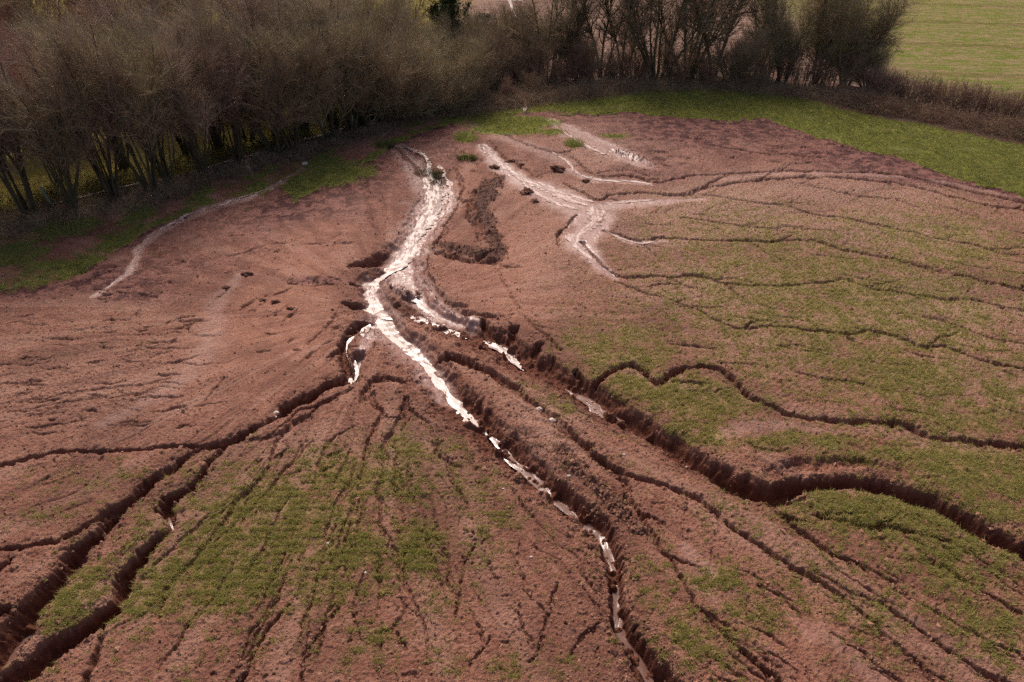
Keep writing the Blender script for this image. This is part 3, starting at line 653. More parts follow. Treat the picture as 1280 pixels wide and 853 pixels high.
stream('stream', [(600,180,3),(612,193,6),(622,203,5),(632,214,3)], M_white, lift=.015, jag=.6, seed=11)
for i_, ln in enumerate(([(606,188,5),(628,206,7),(650,222,6),(672,232,8),(700,244,9),(735,257,6)], [(655,226,4),(690,236,7),(722,246,6),(742,252,5)],
        [(742,256,8),(748,268,14),(738,282,10),(722,296,9),(722,310,6),(742,328,5),(772,347,3)], [(730,262,5),(715,276,7),(708,290,6),(714,304,4)], [(640,214,3),(668,240,5),(700,254,6),(724,262,4)],
        [(752,254,5),(785,252,5),(820,250,3)], [(700,162,3),(722,176,5),(740,186,6),(762,194,4)], [(758,289,3),(774,297,3),(800,304,3),(824,301,2)], [(718,216,4),(712,205,3),(690,190,2)],
        [(548,205,4),(562,225,5),(564,250,5),(556,268,4)], [(500,350,4),(524,370,5),(545,388,4)])):
    stream('stream', ln, M_film, lift=.028, jag=.8, seed=40 + i_)
stream('stream', [(716,216,3),(745,223,7),(775,226,6),(800,228,5),(818,233,3)], M_white, lift=.02, jag=.6, seed=12)
stream('stream', [(752,262,4),(745,275,10),(738,285,8)], M_mud, lift=.015, jag=.7, seed=13)
stream('stream', [(656,121,3),(657,129,4),(656,137,5),(655,141,2)], M_white, lift=.06, jag=.8, seed=15)  # water glints at the field corner, painted as a white strip
stream('stream', [(60,262,4),(120,245,4),(180,232,4),(240,217,5),(300,200,6),(340,190,6),(380,178,4),(440,160,4)], M_white, lift=.10, jag=.5, seed=16)
stream('stream', [(600,-60,4),(630,-12,5),(638,4,2.6),(641,14,2.2),(648,24,1.6)], M_white, lift=.04, seed=17)
stream('puddle', [(168,706,6),(162,717,12),(156,735,12)], M_red, lift=.10, seed=18, snap=True)
stream('puddle', [(128,776,14),(112,783,16)], M_red, lift=.10, seed=19, snap=True)
stream('puddle', [(48,765,12),(36,785,18),(24,806,16),(10,825,12)], M_mud, lift=.12, seed=20, snap=True)
stream('puddle', [(215,632,5),(214,650,6),(208,668,4)], M_mud, lift=.10, seed=21, snap=True)
stream('puddle', [(190,618,5),(178,630,6)], M_mud, lift=.1, seed=22, snap=True)
stream('puddle', [(345,510,6),(344,520,7)], M_white, lift=.25, seed=23)
stream('puddle', [(640,1,6),(680,-3,9),(720,-2,7)], M_white, lift=.05, jag=.6, seed=24)

# ------------------------------------------------------------------ plants: tubes and blades in bulk
def tubes(Pl, Rd, sides=3):
    """Pl (N,K,3) polylines, Rd (N,K) radii -> verts, quads"""
    N, K = Rd.shape
    T = np.gradient(Pl, axis=1); T /= np.linalg.norm(T, axis=2, keepdims=True) + 1e-9
    ref = np.tile(np.array([.31, .87, .38]), (N, K, 1)); par = np.abs((T * ref).sum(-1)) > .9
    ref[par] = (1, 0, 0)
    A = np.cross(T, ref); A /= np.linalg.norm(A, axis=2, keepdims=True) + 1e-9
    B = np.cross(T, A)
    th = np.arange(sides) * 2 * math.pi / sides
    V = Pl[:, :, None] + Rd[:, :, None, None] * (A[:, :, None] * np.cos(th)[None, None, :, None] + B[:, :, None] * np.sin(th)[None, None, :, None])
    ii = np.arange(N * K * sides).reshape(N, K, sides); nx = np.roll(ii, -1, axis=2)
    F = np.stack([ii[:, :-1], nx[:, :-1], nx[:, 1:], ii[:, 1:]], -1).reshape(-1, 4)
    return V.reshape(-1, 3), F

def join(parts):
    Vs, Fs, o = [], [], 0
    for v, f in parts:
        Vs.append(v); Fs.append(f + o); o += len(v)
    return np.concatenate(Vs), np.concatenate(Fs)

def offshoots(r, Pl, Rd, n, t0, t1, ang, length, rad, K=4, up=.3, curl=.25, lenfall=.5):
    """n children along the parents"""
    N, KP = Rd.shape
    wts = np.linalg.norm(Pl[:, -1] - Pl[:, 0], axis=1); wts = wts / wts.sum()
    pi = r.choice(N, n, p=wts); t = r.uniform(t0, t1, n)
    f = t * (KP - 1); i0 = np.minimum(f.astype(int), KP - 2); fr = (f - i0)[:, None]
    base = Pl[pi, i0] * (1 - fr) + Pl[pi, i0 + 1] * fr
    T = Pl[pi, i0 + 1] - Pl[pi, i0]; T /= np.linalg.norm(T, axis=1)[:, None] + 1e-9
    rv = r.normal(size=(n, 3)); rv -= (rv * T).sum(1)[:, None] * T; rv /= np.linalg.norm(rv, axis=1)[:, None]
    a = np.radians(r.normal(ang, 12, n))[:, None]
    d = T * np.cos(a) + rv * np.sin(a); d[:, 2] += up * r.uniform(.3, 1.2, n); d /= np.linalg.norm(d, axis=1)[:, None]
    ln = length * r.uniform(.6, 1.3, n) * (1 - lenfall * t)
    pl = np.zeros((n, K, 3)); pl[:, 0] = base; seg = ln / (K - 1)
    for k in range(1, K):
        pl[:, k] = pl[:, k-1] + d * seg[:, None]
        d = d + r.normal(0, curl, (n, 3)); d[:, 2] += up * .25; d /= np.linalg.norm(d, axis=1)[:, None]
    pr = Rd[pi, i0] * .65
    r0 = np.minimum(pr, rad * r.uniform(.8, 1.2, n))
    rd = r0[:, None] * np.linspace(1, .35, K)[None]
    return pl, rd

def stems(r, n, H, lean, rad, K=8, base=.35, wob=.10):
    az = r.uniform(0, 2*math.pi, n); le = np.radians(np.abs(r.normal(lean, lean * .5, n)))
    d = np.stack([np.cos(az) * np.sin(le), np.sin(az) * np.sin(le), np.cos(le)], 1)
    pl = np.zeros((n, K, 3)); pl[:, 0, 0] = np.cos(az) * base * r.uniform(.2, 1, n); pl[:, 0, 1] = np.sin(az) * base * r.uniform(.2, 1, n); pl[:, 0, 2] = -.15
    h = H * r.uniform(.72, 1.05, n)
    for k in range(1, K):
        pl[:, k] = pl[:, k-1] + d * (h / (K - 1))[:, None]
        d = d + r.normal(0, wob, (n, 3)); d[:, 2] += .05; d /= np.linalg.norm(d, axis=1)[:, None]
    rd = (rad * r.uniform(.6, 1.2, n))[:, None] * np.linspace(1, .18, K)[None]
    return pl, rd

def leaves(r, pts, n, size, spread):
    c = pts[r.integers(0, len(pts), n)] + r.normal(0, spread, (n, 3))
    a = r.normal(size=(n, 3)); a /= np.linalg.norm(a, axis=1)[:, None]
    b = r.normal(size=(n, 3)); b -= (b*a).sum(1)[:, None] * a; b /= np.linalg.norm(b, axis=1)[:, None]
    s = size * r.uniform(.6, 1.4, n)[:, None]
    V = np.stack([c - a*s, c - b*s*.55, c + a*s, c + b*s*.55], 1)
    return V.reshape(-1, 3), np.arange(n * 4).reshape(n, 4)

def bark_mat(name, c1, c2, vary=.35, rough=.85):
    k = NT(name)
    oi = k.n('ShaderNodeObjectInfo'); geo = k.n('ShaderNodeNewGeometry')
    n = k.noise(1.1, 4, .7, geo.outputs['Position'])
    col = k.mix(k.ramp(n, .35, .65), c1, c2)
    hsv = k.n('ShaderNodeHueSaturation'); k.link(col, hsv.inputs['Color'])
    k.link(k.math('ADD', 1 - vary / 2, k.math('MULTIPLY', oi.outputs['Random'], vary)), hsv.inputs['Value'])
    k.link(k.math('ADD', .485, k.math('MULTIPLY', oi.outputs['Random'], .03)), hsv.inputs['Hue'])
    k.bsdf(hsv.outputs[0], 1.0, .04)
    return k.m
M_bark = bark_mat('mossy_bark', (.075, .064, .036), (.13, .10, .062))
M_twig = bark_mat('grey_brown_twigs', (.32, .235, .165), (.42, .315, .22))
M_olive = bark_mat('olive_twigs', (.30, .235, .145), (.40, .31, .195))
M_redtw = bark_mat('reddish_twigs', (.34, .15, .11), (.36, .20, .15))
M_ivy = bark_mat('ivy_leaves', (.045, .062, .022), (.10, .12, .04))
M_bushleaf = bark_mat('olive_leaves', (.10, .115, .035), (.19, .20, .07))
M_ever = bark_mat('evergreen_leaves', (.012, .028, .010), (.03, .055, .018))
M_hedge = bark_mat('hedge_twigs', (.27, .16, .12), (.37, .24, .18))
M_bramb = bark_mat('bramble_stems', (.30, .18, .125), (.38, .26, .17))

def proto(seed, n_st, H, lean, rad, n1, n2, n3, l1, tw, ivy=0, ever=0, t0=.25, twr=.0065, base=.35):
    r = np.random.default_rng(seed)
    sp, sr = stems(r, n_st, H, lean, rad, base=base)
    b1, r1 = offshoots(r, sp, sr, n1, t0, .97, 44, l1, rad * .38, 5, .22, .18)
    src = np.concatenate([b1, b1]); 
    b2, r2 = offshoots(r, b1, r1, n2, .15, 1, 36, l1 * .5, .016, 4, .28, .2, .35)
    b3, r3 = offshoots(r, b2, r2, n3, .1, 1, 34, l1 * .28, twr, 3, .22, .22, .3)
    b4, r4 = offshoots(r, sp, sr, n3 // 5, t0 * .8, 1, 42, l1 * .4, twr, 3, .25, .22, .3)
    trunk = mesh_np('trunk', *tubes(sp, sr, 6), M_bark)
    b4, r4 = b4[: n3 // 8], r4[: n3 // 8]
    crown = mesh_np('crown', *join([tubes(b1, r1, 4), tubes(b2, r2, 3), tubes(b3, r3, 3), tubes(b4, r4, 3)]), tw)
    ex = None
    if ivy:
        pts = sp[:, :6].reshape(-1, 3); k = r.uniform(0, 1, (len(pts), 1))
        dense = (sp[:, :-1][:, :, None] * (1 - np.linspace(0, 1, 8)[None, None, :, None]) + sp[:, 1:][:, :, None] * np.linspace(0, 1, 8)[None, None, :, None])[:, :5].reshape(-1, 3)
        ex = mesh_np('ivy', *leaves(r, dense, ivy, .07, .26), M_ivy)
    if ever:
        pts = np.concatenate([b2.reshape(-1, 3), b3[::3].reshape(-1, 3)])
        ex = mesh_np('foliage', *leaves(r, pts, ever, .055 if ever < 20000 else .08, .14), M_ever if tw is not M_olive else M_bushleaf)
    return trunk, crown, ex

PR = {
 'coppice': proto(1, 11, 10.2, 9, .095, 260, 1500, 6500, 2.6, M_twig, t0=.34, twr=.0105),
 'coppice2': proto(2, 9, 9.4, 12, .10, 260, 1500, 6500, 2.7, M_olive, t0=.30, twr=.0105),
 'coppice3': proto(3, 13, 9.0, 9, .075, 260, 1500, 6200, 2.3, M_twig, t0=.36, twr=.0105),
 'spreading': proto(4, 7, 8.4, 20, .10, 280, 1700, 7500, 3.0, M_olive, t0=.22, twr=.0105),
 'red': proto(5, 9, 8.6, 13, .07, 240, 1400, 6000, 2.5, M_redtw, t0=.28, twr=.0105),
 'thorn': proto(6, 6, 5.2, 26, .09, 260, 1700, 8500, 2.3, M_olive, t0=.10, twr=.007),
 'shrub': proto(7, 18, 3.4, 24, .035, 200, 1100, 5000, 1.4, M_bramb, t0=.1, base=.8),
 'ivied': proto(8, 10, 12.5, 15, .13, 260, 1300, 5500, 3.2, M_olive, ivy=3200, t0=.25, base=.6),
 'fork': proto(9, 3, 12.0, 10, .15, 120, 650, 3000, 2.8, M_bark, t0=.25),
 'bushy': proto(10, 7, 8.6, 17, .12, 320, 2200, 10000, 2.8, M_olive, ever=4500, t0=.16, base=.5, twr=.008),
 'evergreen': proto(12, 4, 8.5, 15, .14, 260, 1300, 2600, 2.0, M_bark, ever=30000, t0=.12),
 'sapling': proto(13, 1, 2.6, 4, .022, 16, 40, 60, .7, M_twig, t0=.35, base=0),
}

def tree(kind, px, py, label, group=None, rz=None, sc=1.0, name='bare_tree', cat='tree', dy=0.0):
    x, y = P(px, py); x = float(x); y = float(y) + dy
    z = float(samp(Z, np.array([x]), np.array([y]))[0])
    t = bpy.data.objects.new(name, None); C.objects.link(t)
    t.location = (x, y, z - .03); t.rotation_euler = (0, 0, rng.uniform(0, 6.28) if rz is None else rz)
    s = sc * rng.uniform(.93, 1.07); t.scale = (s, s, s * rng.uniform(.94, 1.06))
    t['label'] = label; t['category'] = cat
    if group: t['group'] = group
    a, b, c = PR[kind]
    add('trunk' if cat != 'shrub' else 'stems', a, t); add('crown', b, t)
    if c: add(c.name.split('.')[0], c, t)
    return t

ORD = ['first', 'second', 'third', 'fourth', 'fifth', 'sixth', 'seventh', 'eighth', 'ninth', 'tenth', 'eleventh', 'twelfth', 'thirteenth', 'fourteenth', 'fifteenth', 'sixteenth']
DESC = {'coppice': 'tall grey-brown bare tree', 'coppice2': 'olive-brown bare tree', 'coppice3': 'narrow grey-brown bare tree',
        'spreading': 'wide spreading olive-brown bare tree', 'red': 'reddish-twigged bare tree', 'thorn': 'low spreading bare thorn tree'}
# front row of the wood on the left
def between(a, b):
    return lambda x: 0
ORD += ['seventeenth', 'eighteenth', 'nineteenth', 'twentieth', '21st', '22nd', '23rd', '24th', '25th', '26th', '27th', '28th']
def row(pts, where, group, sc):
    for i, (x, y, kd, *f) in enumerate(pts):
        tree(kd, x, y, f'{DESC[kd]}, {ORD[i]} from the left in {where}', group, sc=sc * (f[0] if f else 1))
row([(-90,296,'coppice2'),(-52,290,'coppice'),(-16,283,'coppice3'),(40,273,'coppice'),(94,262,'coppice2'),(142,251,'coppice'),(190,240,'coppice2'),
     (214,234,'coppice3'),(256,220,'coppice3'),(300,206,'coppice3',.95),(346,194,'spreading',1.1),(368,190,'coppice2'),(416,176,'spreading'),(440,168,'coppice2'),(462,162,'spreading',.9),(486,156,'thorn',1.2),(515,150,'thorn',1.05),(552,146,'thorn',.9)],
    'the front row of the wood', 'bare trees in the front row of the left wood', 1.0)
row([(-60,250,'coppice'),(-10,242,'coppice2'),(75,227,'red'),(155,210,'coppice2'),(235,192,'coppice3'),(272,184,'coppice2'),(310,175,'spreading'),(345,168,'coppice'),(380,161,'coppice2'),(415,154,'coppice'),(450,147,'spreading'),(485,139,'thorn',1.2),(520,132,'thorn',1.1),(560,128,'thorn'),(600,122,'thorn',.85)],
    'the second row of the wood', 'bare trees in the second row of the left wood', 1.03)
row([(-50,198,'red'),(0,192,'red'),(50,186,'red'),(100,178,'coppice2'),(150,168,'red'),(200,158,'coppice'),(250,150,'coppice2'),(300,142,'spreading'),(350,134,'coppice'),(395,126,'coppice2'),(440,119,'spreading'),(485,112,'coppice2',.9),(525,106,'thorn',1.2),(575,104,'thorn')],
    'the third row of the wood', 'bare trees in the third row of the left wood', 1.05)
row([(-40,146,'red'),(20,140,'red'),(80,134,'coppice2'),(140,126,'red'),(200,118,'coppice'),(260,110,'coppice2'),(320,103,'coppice'),(375,98,'spreading'),(430,92,'coppice2'),(485,86,'spreading',.9)],
    'the back row of the wood', 'bare trees at the back of the left wood', 1.15)
# dark evergreens
tree('evergreen', 562, 92, 'dark green evergreen tree behind the bare trees at the top centre', name='evergreen_tree', sc=.95)
tree('evergreen', 590, 78, 'small dark evergreen tree right of the larger evergreen behind the wood', name='evergreen_tree', sc=.6)
for i, (x, y) in enumerate([(-30,80),(50,74),(130,70)]):
    tree('evergreen', x, y, f'dark evergreen tree beyond the wood at the upper left, {ORD[i]} from the left', 'evergreens beyond the upper left of the wood', name='evergreen_tree', sc=.8)
# trees along the hedge line
HL = [
 (600,116,'thorn',1.0,'low bare thorn tree where the wood thins out above the stream head'),
 (585,98,'spreading',.8,'spreading bare tree filling the gap right of the dark evergreens'),
 (612,92,'thorn',1.2,'tall bare thorn tree behind the gap in the hedge line'),
 (645,90,'coppice2',.65,'slim olive-brown tree behind the white trickle at the field corner'),
 (668,96,'spreading',.75,'spreading bare tree just left of the leftmost ivy-covered tree'),
 (628,108,'shrub',1.3,'brown twiggy bush left of the white trickle at the field corner'),
 (650,100,'thorn',.9,'low olive-brown thorn tree left of the leftmost ivy-covered tree'),
 (684,104,'ivied',.85,'dark ivy-covered tree, leftmost of the hedge-line trees'),
 (706,100,'fork',.9,'slim upright bare tree beside the leftmost ivy-covered tree'),
 (728,104,'thorn',1.0,'low twiggy thorn tree between the two ivy-covered trees'),
 (752,97,'fork',.95,'slender forked bare tree standing alone before the pink mud'),
 (778,98,'fork',.85,'thin bare tree just left of the big ivy-covered tree'),
 (822,106,'ivied',1.15,'big ivy-covered many-stemmed tree with twisting trunks'),
 (858,103,'ivied',1.1,'dense ivy-covered tree with a fan of dark upright stems'),
 (892,98,'fork',1.2,'dark leaning bare trunk rising right of the fan-shaped ivy tree'),
 (908,104,'thorn',1.0,'twiggy thorn tree at the foot of the dark leaning trunk'),
 (946,94,'fork',.9,'crooked thin bare tree in the gap before the bushy trees'),
 (978,106,'bushy',1.05,'bushy olive-green tree, leftmost of three left of the clipped hedge'),
 (1018,106,'bushy',1.2,'broad bushy olive-green tree, middle of three left of the clipped hedge'),
 (1056,106,'bushy',1.05,'bushy olive-green tree, rightmost of three, at the start of the clipped hedge'),
 (1082,110,'thorn',.9,'low spreading bare tree at the end of the clipped hedge'),
]
for x, y, kd, sc, lb in HL:
    sh = kd == 'shrub'
    tree(kd, x, y, lb, 'trees along the field hedge line', sc=sc, name='shrub' if sh else ('ivy_clad_tree' if kd == 'ivied' else ('bushy_tree' if kd == 'bushy' else 'bare_tree')), cat='shrub' if sh else 'tree')
# shrubs at the foot of the trees
SH = [(585,120,1.5),(612,112,1.4),(640,104,1.2),(665,112,1.5),(718,106,1.5),(760,104,1.3),(790,100,1.5),(835,104,1.6),(872,103,1.4),(915,100,1.4),(935,98,1.2),(965,106,1.4),(1000,112,1.3),(1040,116,1.3),(565,140,.8),(600,134,.9),(635,128,.8),(668,122,.8),(700,112,1.0),(735,108,.9),(770,108,.9),(800,106,.8),(845,108,.9),(880,108,.9),(920,106,.7),(950,110,.8)]
SH.sort()
for i, (x, y, s) in enumerate(SH):
    tree('shrub', x, y, f'brown bramble bush at the foot of the hedge-line trees, {ORD[i]} from the left', 'bramble bushes under the hedge-line trees', sc=s * .8, name='bramble_bush', cat='bush')
tree('sapling', 320, 234, 'pale young sapling standing alone on the grass before the wood', name='sapling', sc=1.0)

# hedge
def hedge():
    r = np.random.default_rng(44)
    xs, ys = P(np.array([1082, 1110, 1175, 1230, 1280, 1400, 1520]), np.array([121, 128, 139, 149, 158, 182, 206]))
    root = bpy.data.objects.new('hedge', None); C.objects.link(root); root.location = (float(xs[0]), float(ys[0]), 0)
    root['label'] = 'brown leafless clipped hedge running along the right edge of the field'; root['category'] = 'hedge'
    o = np.array([float(xs[0]), float(ys[0]), 0])
    def along(n):
        t = r.uniform(0, 1, n) * (len(xs) - 1); i = np.minimum(t.astype(int), len(xs) - 2); f = t - i
        return np.stack([xs[i]*(1-f) + xs[i+1]*f, ys[i]*(1-f) + ys[i+1]*f, 0*t + .05], 1) - o
    n = 1500; b = along(n) + r.normal(0, 1, (n, 3)) * (0.25, .45, 0); K = 6
    pl = np.zeros((n, K, 3)); pl[:, 0] = b; d = r.normal(0, .22, (n, 3)); d[:, 2] = 1; h = r.uniform(2.0, 2.9, n)
    for k in range(1, K):
        pl[:, k] = pl[:, k-1] + d / np.linalg.norm(d, axis=1)[:, None] * (h / (K-1))[:, None]; d = d + r.normal(0, .22, (n, 3)); d[:, 2] = np.maximum(d[:, 2], .5)
    rd = r.uniform(.012, .035, n)[:, None] * np.linspace(1, .3, K)[None]
    add('stems', mesh_np('stems', *tubes(pl, rd, 4), M_hedge), root)
    b1, r1 = offshoots(r, pl, rd, 9000, .2, 1, 45, .7, .009, 4, .15, .25)
    b2, r2 = offshoots(r, b1, r1, 30000, .1, 1, 45, .35, .006, 3, .1, .3)
    b2[..., 2] = np.minimum(b2[..., 2], 2.75 + .12 * np.sin(b2[..., 0] * 2.1) + .1 * np.sin(b2[..., 0] * 5.3)); 
    add('twigs', mesh_np('twigs', *join([tubes(b1, r1, 3), tubes(b2, r2, 3)]), M_hedge), root)
hedge()

# undergrowth: tangled stems in front of hedge and wood (one mass)
def tangle(name, line, n, hmax, spread, mat, label, leaf=0, seed=1):
    r = np.random.default_rng(seed)
    xs, ys = P(*np.array(line, float).T)
    t = r.uniform(0, 1, n) * (len(xs) - 1); i = np.minimum(t.astype(int), len(xs) - 2); f = t - i
    x = xs[i]*(1-f) + xs[i+1]*f + r.normal(0, .5, n); y = ys[i]*(1-f) + ys[i+1]*f + r.normal(0, spread, n)
    z = samp(Z, x, y); K = 5
    clump = .45 + .55 * np.clip(fbm(x, y, 1.6, 2, seed) * 1.8 + .5, 0, 1)
    pl = np.zeros((n, K, 3)); pl[:, 0] = np.stack([x, y, z - .03], 1)
    d = r.normal(0, .7, (n, 3)); d[:, 2] = r.uniform(.5, 1.4, n); h = hmax * clump * r.uniform(.5, 1.3, n)
    for k in range(1, K):
        pl[:, k] = pl[:, k-1] + d / np.linalg.norm(d, axis=1)[:, None] * (h / (K-1))[:, None]; d = d + r.normal(0, .35, (n, 3)); d[:, 2] -= .38
    rd = r.uniform(.004, .009, n)[:, None] * np.linspace(1, .5, K)[None]
    add(name, mesh_np(name, *tubes(pl, rd, 3), mat), kind='stuff', label=label)
    if leaf:
        add(name.replace('brambles', 'bramble_leaves').replace('undergrowth', 'undergrowth_leaves'), mesh_np('leaf', *leaves(r, pl[:, 1:].reshape(-1, 3), leaf, .045, .12), M_ivy), kind='stuff', label='small dark leaves among the brown undergrowth')
tangle('brambles', [(1075,134),(1110,140),(1175,152),(1230,162),(1290,175),(1400,198)], 14000, 1.9, 1.0, M_bramb, 'brown bramble tangle in front of the clipped hedge', 16000, 5)
tangle('undergrowth', [(-60,300),(0,290),(60,276),(150,258),(200,247),(260,226),(330,204),(400,186),(470,165),(520,148),(560,141)], 16000, .9, .9, M_bramb, 'dark dead undergrowth at the foot of the wood', 9000, 6)
tangle('undergrowth', [(560,141),(620,134),(680,125),(740,118),(800,110),(900,108),(960,114),(1060,128),(1090,136)], 22000, 1.7, 1.0, M_bramb, 'brown dead undergrowth under the hedge-line trees', 10000, 7)
tangle('undergrowth', [(-40,270),(60,250),(150,232),(260,200),(350,175),(450,150),(560,125)], 6000, 1.3, 3.0, M_bark, 'dark low growth among the stems of the wood', 12000, 8)

# ------------------------------------------------------------------ grass blades
def leafmat(name, c1, c2, c3):
    k = NT(name); geo = k.n('ShaderNodeNewGeometry')
    rnd = geo.outputs['Random Per Island']
    col = k.mix(k.ramp(k.noise(.9, 3, .6, geo.outputs['Position']), .35, .65), c1, c2)
    col = k.mix(k.math('MULTIPLY', rnd, .55), col, c3)
    b = k.bsdf(col, .6, .25)
    tr = k.n('ShaderNodeBsdfTranslucent'); k.link(col, tr.inputs[0])
    mx = k.n('ShaderNodeMixShader'); mx.inputs[0].default_value = .45
    k.link(b.outputs[0], mx.inputs[1]); k.link(tr.outputs[0], mx.inputs[2]); k.link(mx.outputs[0], k.out.inputs[0])
    return k.m
M_crop = leafmat('crop_leaf', (.30, .30, .065), (.38, .355, .10), (.40, .32, .15))
M_grass = leafmat('verge_grass', (.16, .19, .04), (.27, .28, .07), (.36, .31, .14))

def blades(x, y, nb, hgt, wid, spread, seed, lay=.6):
    r = np.random.default_rng(seed); n = len(x)
    z = samp(Z, x, y)
    bx = np.repeat(x, nb) + r.normal(0, spread, n*nb); by = np.repeat(y, nb) + r.normal(0, spread, n*nb); bz = np.repeat(z, nb)
    a = r.uniform(0, 6.283, n*nb); h = np.repeat(hgt, nb) * r.uniform(.5, 1.2, n*nb); ln = r.normal(0, lay, (n*nb, 2)) * h[:, None]
    w_ = wid * r.uniform(.7, 1.3, n*nb) * (1 + by / 80)
    dx = np.cos(a) * w_; dy = np.sin(a) * w_
    V = np.stack([np.stack([bx-dx, by-dy, bz-.015], 1), np.stack([bx+dx, by+dy, bz-.015], 1), np.stack([bx+ln[:, 0], by+ln[:, 1], bz+h], 1)], 1).reshape(-1, 3)
    return V, np.arange(n*nb*3).reshape(-1, 3)

# crop seedlings in curved rows (denser sampling near the viewer)
def scatter(n, pymin, pymax):
    py = rng.uniform(pymin, pymax, n); _, y = P(640, py)
    tcol = rng.uniform(-1.12, 1.12, n); return tcol * np.interp(y, Yr, half), y
x, y = scatter(900000, 150, 900)
# snap onto rows
rc = y - np.maximum(x + 2, 0) ** 2 / 36
snap = np.round(rc / ROW) * ROW + rng.normal(0, .06, len(x))
y2 = y + (snap - rc)
g = samp(GRS, x, y2); pn = fbm(x, y2, .45, 2, 151, .7)
keep = rng.uniform(0, 1, len(x)) < np.clip((g - .08) * .85, 0, .72) * sstep(-.25, .3, pn + (g - .5) * .5)
x, y2 = x[keep], y2[keep]
V, F = blades(x, y2, 4, rng.uniform(.05, .11, len(x)), .012, .03, 5, .8)
o = add('crop_seedlings', mesh_np('crop_seedlings', V, F, M_crop, False), kind='stuff', label='thin green cereal seedlings in curved drill rows')
# verge grass
x, y = scatter(260000, 95, 430)
g = samp(VGR, x, y) * (1 - samp(V_lit, x, y)); keep = rng.uniform(0, 1, len(x)) < np.clip(g - .15, 0, 1)
x, y = x[keep], y[keep]
V, F = blades(x, y, 5, rng.uniform(.08, .26, len(x)) * (1 + .5 * fbm(x, y, 1.5, 2, 161)), .010, .06, 6, .7)
add('verge_grass', mesh_np('verge_grass', V, F, M_grass, False), kind='stuff', label='rough green grass growing on the verge round the field')

# ------------------------------------------------------------------ crumbs, clods, stones
def lumps_mesh(x, y, size, seed, flat=.7, sink=.25):
    r = np.random.default_rng(seed); n = len(x); z = samp(Z, x, y)
    dirs = np.array([(1,0,0),(0,1,0),(-1,0,0),(0,-1,0),(0,0,1),(0,0,-1)], float)
    V = dirs[None] * size[:, None, None] * r.uniform(.55, 1.25, (n, 6, 1)); V += r.normal(0, .18, (n, 6, 3)) * size[:, None, None]
    V[:, :, 2] *= flat
    a = r.uniform(0, 6.28, n); c, s = np.cos(a)[:, None], np.sin(a)[:, None]
    vx = V[:, :, 0]*c - V[:, :, 1]*s; vy = V[:, :, 0]*s + V[:, :, 1]*c
    V = np.stack([vx + x[:, None], vy + y[:, None], V[:, :, 2] + (z + size * sink)[:, None]], -1)
    f = np.array([(0,1,4),(1,2,4),(2,3,4),(3,0,4),(1,0,5),(2,1,5),(3,2,5),(0,3,5)])
    return V.reshape(-1, 3), (f[None] + (np.arange(n) * 6)[:, None, None]).reshape(-1, 3)
k = NT('soil_crumb'); geo = k.n('ShaderNodeNewGeometry')
cc = k.mix(geo.outputs['Random Per Island'], (.17, .080, .052), (.32, .17, .11))
k.bsdf(cc, .9, .2); M_crumb = k.m
x, y = scatter(120000, 175, 900)
s_i = samp(SI, x, y); rs = samp(RS, x, y); dd = -samp(D, x, y); dm = samp(TD, x, y); vv_ = samp(V_ver, x, y)
pr = np.clip(.18 + .5 * fbm(x, y, 1.5, 2, 171) + 1.2 * (rs > .05) + .8 * ((dd > .02) & (dd < .4)) + .5 * dm - .6 * s_i, 0, 1) * (vv_ < .3)
keep = rng.uniform(0, 1, len(x)) < pr
x, y, rs = x[keep], y[keep], rs[keep]
sz = rng.gamma(1.8, .011, len(x)) + .01 + .05 * (rs > .05) * rng.uniform(0, 1, len(x))
V, F = lumps_mesh(x, y, np.minimum(sz, .14), 9)
add('soil_crumbs', mesh_np('soil_crumbs', V, F, M_crumb, False), kind='stuff', label='loose reddish soil crumbs strewn over the field')

def rock_mesh(name, r, size, flat, mat, rough=.28):
    import bmesh
    bm = bmesh.new(); bmesh.ops.create_icosphere(bm, subdivisions=4, radius=1)
    off = r.uniform(0, 50, 3)
    for v in bm.verts:
        c = v.co.copy()
        n = float(perlin(np.array([c.x*1.4 + off[0] + c.z]), np.array([c.y*1.4 + off[1] - c.z*.7]))[0]) + .5 * float(perlin(np.array([c.x*3.4 + off[0] + c.z*2]), np.array([c.y*3.4 + off[1] - c.z*1.7]))[0])
        v.co = c * (1 + rough * 1.5 * n)
        v.co.x *= size[0]; v.co.y *= size[1]; v.co.z *= flat
    me = bpy.data.meshes.new(name); bm.to_mesh(me); bm.free(); me.materials.append(mat)
    for p in me.polygons: p.use_smooth = True
    return me
k = NT('dark_clod'); geo = k.n('ShaderNodeNewGeometry'); nn = k.noise(14, 5, .7, geo.outputs['Position'])
k.bsdf(k.mix(k.ramp(nn, .35, .65), (.10, .042, .030), (.22, .105, .07)), .9, .2, k.bump(nn, 1, .08)); M_clod = k.m
k = NT('pale_stone'); geo = k.n('ShaderNodeNewGeometry'); nn = k.noise(20, 4, .6, geo.outputs['Position'])
k.bsdf(k.mix(k.ramp(nn, .35, .65), (.42, .33, .27), (.62, .54, .48)), .7, .3, k.bump(nn, .5, .02)); M_stone = k.m
r = np.random.default_rng(77)
